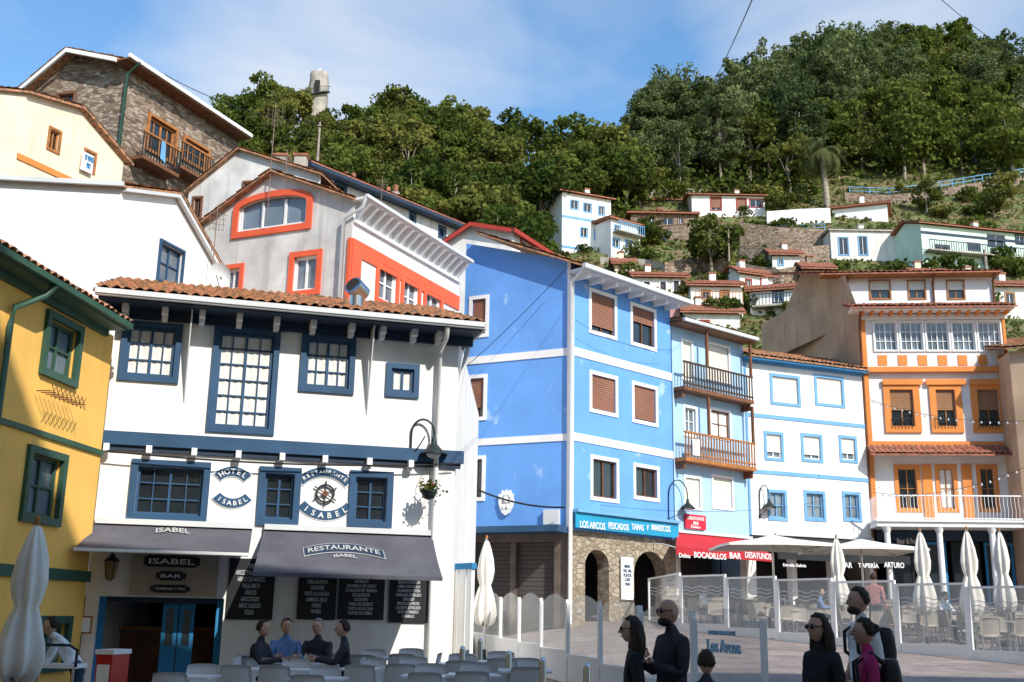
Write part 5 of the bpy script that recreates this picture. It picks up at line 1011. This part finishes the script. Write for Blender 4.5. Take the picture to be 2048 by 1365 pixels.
    def hf(q):
        z=q.z; w=1.0-.30*max(0,-z)**1.5; yy=q.y*(1-.15*max(0,-z))
        if q.y<-.2: yy-=.10*math.exp(-((z+.75)/.25)**2)-.06*math.exp(-((z-.12)/.15)**2)
        return V((q.x*w,yy,z))
    i0=len(mb.v)
    mb.ell(hc,(.077,.098,.117),SKIN,20,16,hf); mb.add([hc+V(q_) for q_ in ((-.008,-.09,.02),(.008,-.09,.02),(-.017,-.088,-.03),(.017,-.088,-.03),(0,-.128,-.024),(0,-.100,.02))],[(0,5,4,2),(5,1,3,4),(2,4,3)],SKIN,True)
    for s in (-1,1): mb.ell(hc+V((s*.077,.008,-.008)),(.01,.02,.03),SKIN,8,6); mb.ell(hc+V((s*.03,-.088,.012)),(.012,.008,.007),BLACK,6,4); mb.ell(hc+V((s*.03,-.092,.034)),(.018,.006,.004),hm,6,4)
    mb.ell(hc+V((0,-.092,-.06)),(.024,.009,.006),LIP,8,4)
    if beard: mb.ell(hc+V((0,-.04,-.078)),(.064,.066,.045),HB,12,8)
    if glasses:
        for s in (-1,1): mb.ell(hc+V((s*.033,-.096,.012)),(.027,.008,.021),BLACK,10,6); mb.tube([hc+V((s*.058,-.088,.018)),hc+V((s*.08,.0,.015))],.004,BLACK,4)
        mb.tube([hc+V((-.02,-.102,.018)),hc+V((.02,-.102,.018))],.004,BLACK,4)
    hm_=MB(); 
    if hair!='bald':
        def hh_(q):
            w=1+.05*math.sin(q.x*17+q.z*9)+.04*math.sin(q.y*23+q.x*11)
            if q.z<-.35 and hair!='long': q=V((q.x*.8,q.y*.85,-.35-(q.z+.35)*-.3))
            if q.y<-.25 and q.z<.6: return V((q.x*.85,max(q.y,-.35)*.5,max(q.z,.45)))
            return q*w
        hm_.ell(hc+V((0,.014,.016)),(.09,.106,.122),hm,24,16,hh_)
        if hair=='long':
            n=13
            for i in range(n): an=pi*(-.04+1.08*i/(n-1)); o=hc+V((.078*math.cos(an),.02+.078*math.sin(an),.04)); j1=rnd.uniform(-.012,.012); hm_.tube([o,o+V((.014*math.cos(an)+j1,.018,-.1)),o+V((.026*math.cos(an),.018+j1,-.22)),o+V((.02*math.cos(an)+j1,.01,-.33+rnd.uniform(-.03,.03)))],[.026,.034,.034,.006],hm,7)
        if hair=='bun': hm_.ell(hc+V((0,.11,.04)),(.045,.045,.045),hm,10,8)
    Rz=Matrix.Rotation(yaw,3,'Z'); Rh=Matrix.Rotation(hr,3,'Z'); base=V((x,y,G(x,y)+.005))
    def tr(v,hd_): 
        v=V(v); 
        if hd_: v=Rh@(v-hd)+hd
        return tuple(Rz@(v*SC)+base)
    mb.v=[tr(v,i>=i0) for i,v in enumerate(mb.v)]; hm_.v=[tr(v,True) for v in hm_.v]
    o=mb.done('person',None,label,'person'); hm_.done('hair',o)
    if bag: 
        q=MB(); q.ell((0,.2,1.2),(.17,.1,.25),BLACK,12,8,lambda q:V((max(-.8,min(.8,q.x*1.2)),q.y,max(-.85,min(.9,q.z*1.2)))))
        for s in (-1,1): q.tube([(s*.11,.14,1.38),(s*.12,.02,1.475),(s*.12,-.115,1.38),(s*.13,-.11,1.2),(s*.15,.1,1.05)],.018,BLACK,6)
        q.v=[tr(v,False) for v in q.v]; q.done('backpack',o)
    return o
CB=cm('black',(.022,.022,.025));CN=cm('denim',(.04,.06,.10));CW=cm('white',(.75,.75,.75));CM=cm('magenta',(.45,.035,.15));CG=cm('grey',(.14,.14,.16));CBL=cm('blue',(.14,.24,.45));CR=cm('striped_red',(.5,.2,.18)); CC=cm('charcoal',(.04,.04,.048))
person('person with long dark hair walking in black clothes',1266,9.9,1.58,rad(-92),CB,CN,'walk','long',glasses=True,fem=True)
person('bald bearded person in black with sunglasses, arms raised',1342,10.1,1.73,rad(-68),CC,CN,'arms','bald',glasses=True,beard=True)
person('short person with dark hair in a black top',1410,9.0,1.36,rad(160),CC,CN,'walk','short')
person('person with long hair and sunglasses in black coat',1638,9.5,1.62,rad(-62),CB,CB,'walk','long',glasses=True,fem=True)
person('tall person in white shirt with backpack',1722,10.9,1.80,rad(-80),CW,CG,'walk','short',sleeve=False,bag=True,beard=True)
person('person in magenta top carrying a black backpack',1730,9.6,1.58,rad(-100),CM,CB,'walk','bun',bag=True,fem=True)
person('person in striped shirt standing among tables',1752,29.5,1.74,rad(150),CR,CB,'stand','short')
person('worker in white shirt bending over a trolley',168,14.6,1.60,rad(-75),CW,CN,'bend','short')
for u,y,yaw,sh,hm,lb in ((520,17.4,80,CC,HB,'seated person in black jacket at a cafe table'),(574,18.3,14,CBL,HB,'seated person in blue shirt at a cafe table'),(640,18.3,-14,CC,HG,'seated grey haired person in dark jacket'),(696,17.5,-85,CC,HB,'seated person in dark coat facing a companion')):
    x=xat(u,y); person(lb,u,y,1.80,rad(yaw),sh,CB,'sit','short',hm); putch(x,y+.02,rad(yaw))
for u in (570,640): putch(xat(u,17.6),17.6,0,1)
person('seated person in light top at terrace table',1406,34.0,1.68,rad(60),CW,CN,'sit','long',fem=True); person('seated person in grey top at terrace table',1560,33.5,1.68,rad(-40),CG,CN,'sit','short'); person('seated person in pale jacket among cafe tables',1890,30.5,1.68,rad(30),CW,CN,'sit','short'); person('seated person in blue jumper among cafe tables',1640,32.5,1.68,rad(70),CBL,CN,'sit','short')
# ---------------- building behind the camera across the plaza
BH=empty('apartment_building',(5,-9,0),'tall cream apartment building across the plaza','building'); Wb=Wall((55,-6),(-50,-6)); mb=MB(); HB_=26
Wb.build(mb,[(0,-1),(Wb.L,-1),(Wb.L,HB_),(0,HB_)],CREAM); rest(mb,[(55,-6),(55,-18),(-50,-18),(-50,-6)],-1,HB_,CREAM); mb.done('wall',BH); mb=MB(); mb.slab([(-51,-5.4,HB_+.3),(56,-5.4,HB_+.3),(56,-18.5,HB_+.3),(-51,-18.5,HB_+.3)],.3,TILE); mb.done('roof',BH)
for i in range(14):
    for j in range(5): mb=MB(); mb.box(Wb,6+i*7,7.4+i*7,2+j*4.6,3.9+j*4.6,.003,.06,GLASS); mb.done('window',BH)
# ---------------- light
el=rad(38); S=V((.58*math.cos(el),-.8146*math.cos(el),math.sin(el)))
ld=bpy.data.lights.new('sun','SUN'); ld.energy=5.0; ld.angle=rad(.5); ld.color=(1,.945,.86); lo=bpy.data.objects.new('sun',ld); COL.objects.link(lo); lo.rotation_euler=S.to_track_quat('Z','Y').to_euler(); lo.location=(20,-30,40)
w=bpy.data.worlds.new('World'); sc.world=w; w.use_nodes=True; N=w.node_tree.nodes; L=w.node_tree.links; bg=N['Background']; bg.inputs[1].default_value=.15
sk=N.new('ShaderNodeTexSky'); sk.sky_type='NISHITA'; sk.sun_disc=False; sk.sun_elevation=el; sk.sun_rotation=math.atan2(.58,-.8146); sk.air_density=1.3; sk.dust_density=.5; sk.ozone_density=2.2
hs=N.new('ShaderNodeHueSaturation'); hs.inputs['Saturation'].default_value=1.22; hs.inputs['Value'].default_value=1.45; L.new(sk.outputs[0],hs.inputs['Color'])
tc=N.new('ShaderNodeTexCoord'); mp=N.new('ShaderNodeMapping'); mp.inputs['Scale'].default_value=(1.6,1.6,4.0); mp.inputs['Rotation'].default_value=(0,.5,0); L.new(tc.outputs['Generated'],mp.inputs[0]); n1=N.new('ShaderNodeTexNoise'); n1.inputs['Scale'].default_value=1.9; n1.inputs['Detail'].default_value=9; n1.inputs['Distortion'].default_value=.7; L.new(mp.outputs[0],n1.inputs[0])
def dirmask(u,v,c0,c1):
    d=ray(u,v).normalized(); q=N.new('ShaderNodeVectorMath'); q.operation='DOT_PRODUCT'; q.inputs[1].default_value=d; L.new(tc.outputs['Generated'],q.inputs[0]); m=N.new('ShaderNodeMapRange'); m.inputs[1].default_value=c0; m.inputs[2].default_value=c1; L.new(q.outputs['Value'],m.inputs[0]); return m.outputs[0]
m1=dirmask(640,140,.982,1.0); m2=dirmask(1800,-40,.982,1.0); ad=N.new('ShaderNodeMath'); ad.operation='ADD'; L.new(m1,ad.inputs[0]); L.new(m2,ad.inputs[1])
a2=N.new('ShaderNodeMath'); a2.operation='MULTIPLY_ADD'; L.new(ad.outputs[0],a2.inputs[0]); a2.inputs[1].default_value=.42; L.new(n1.outputs['Fac'],a2.inputs[2])
rm=N.new('ShaderNodeMapRange'); rm.inputs[1].default_value=.58; rm.inputs[2].default_value=1.02; rm.inputs[4].default_value=.75; L.new(a2.outputs[0],rm.inputs[0])
mx=N.new('ShaderNodeMixRGB'); L.new(rm.outputs[0],mx.inputs[0]); L.new(hs.outputs[0],mx.inputs[1]); mx.inputs[2].default_value=(5.6,5.9,6.3,1); L.new(mx.outputs[0],bg.inputs[0])
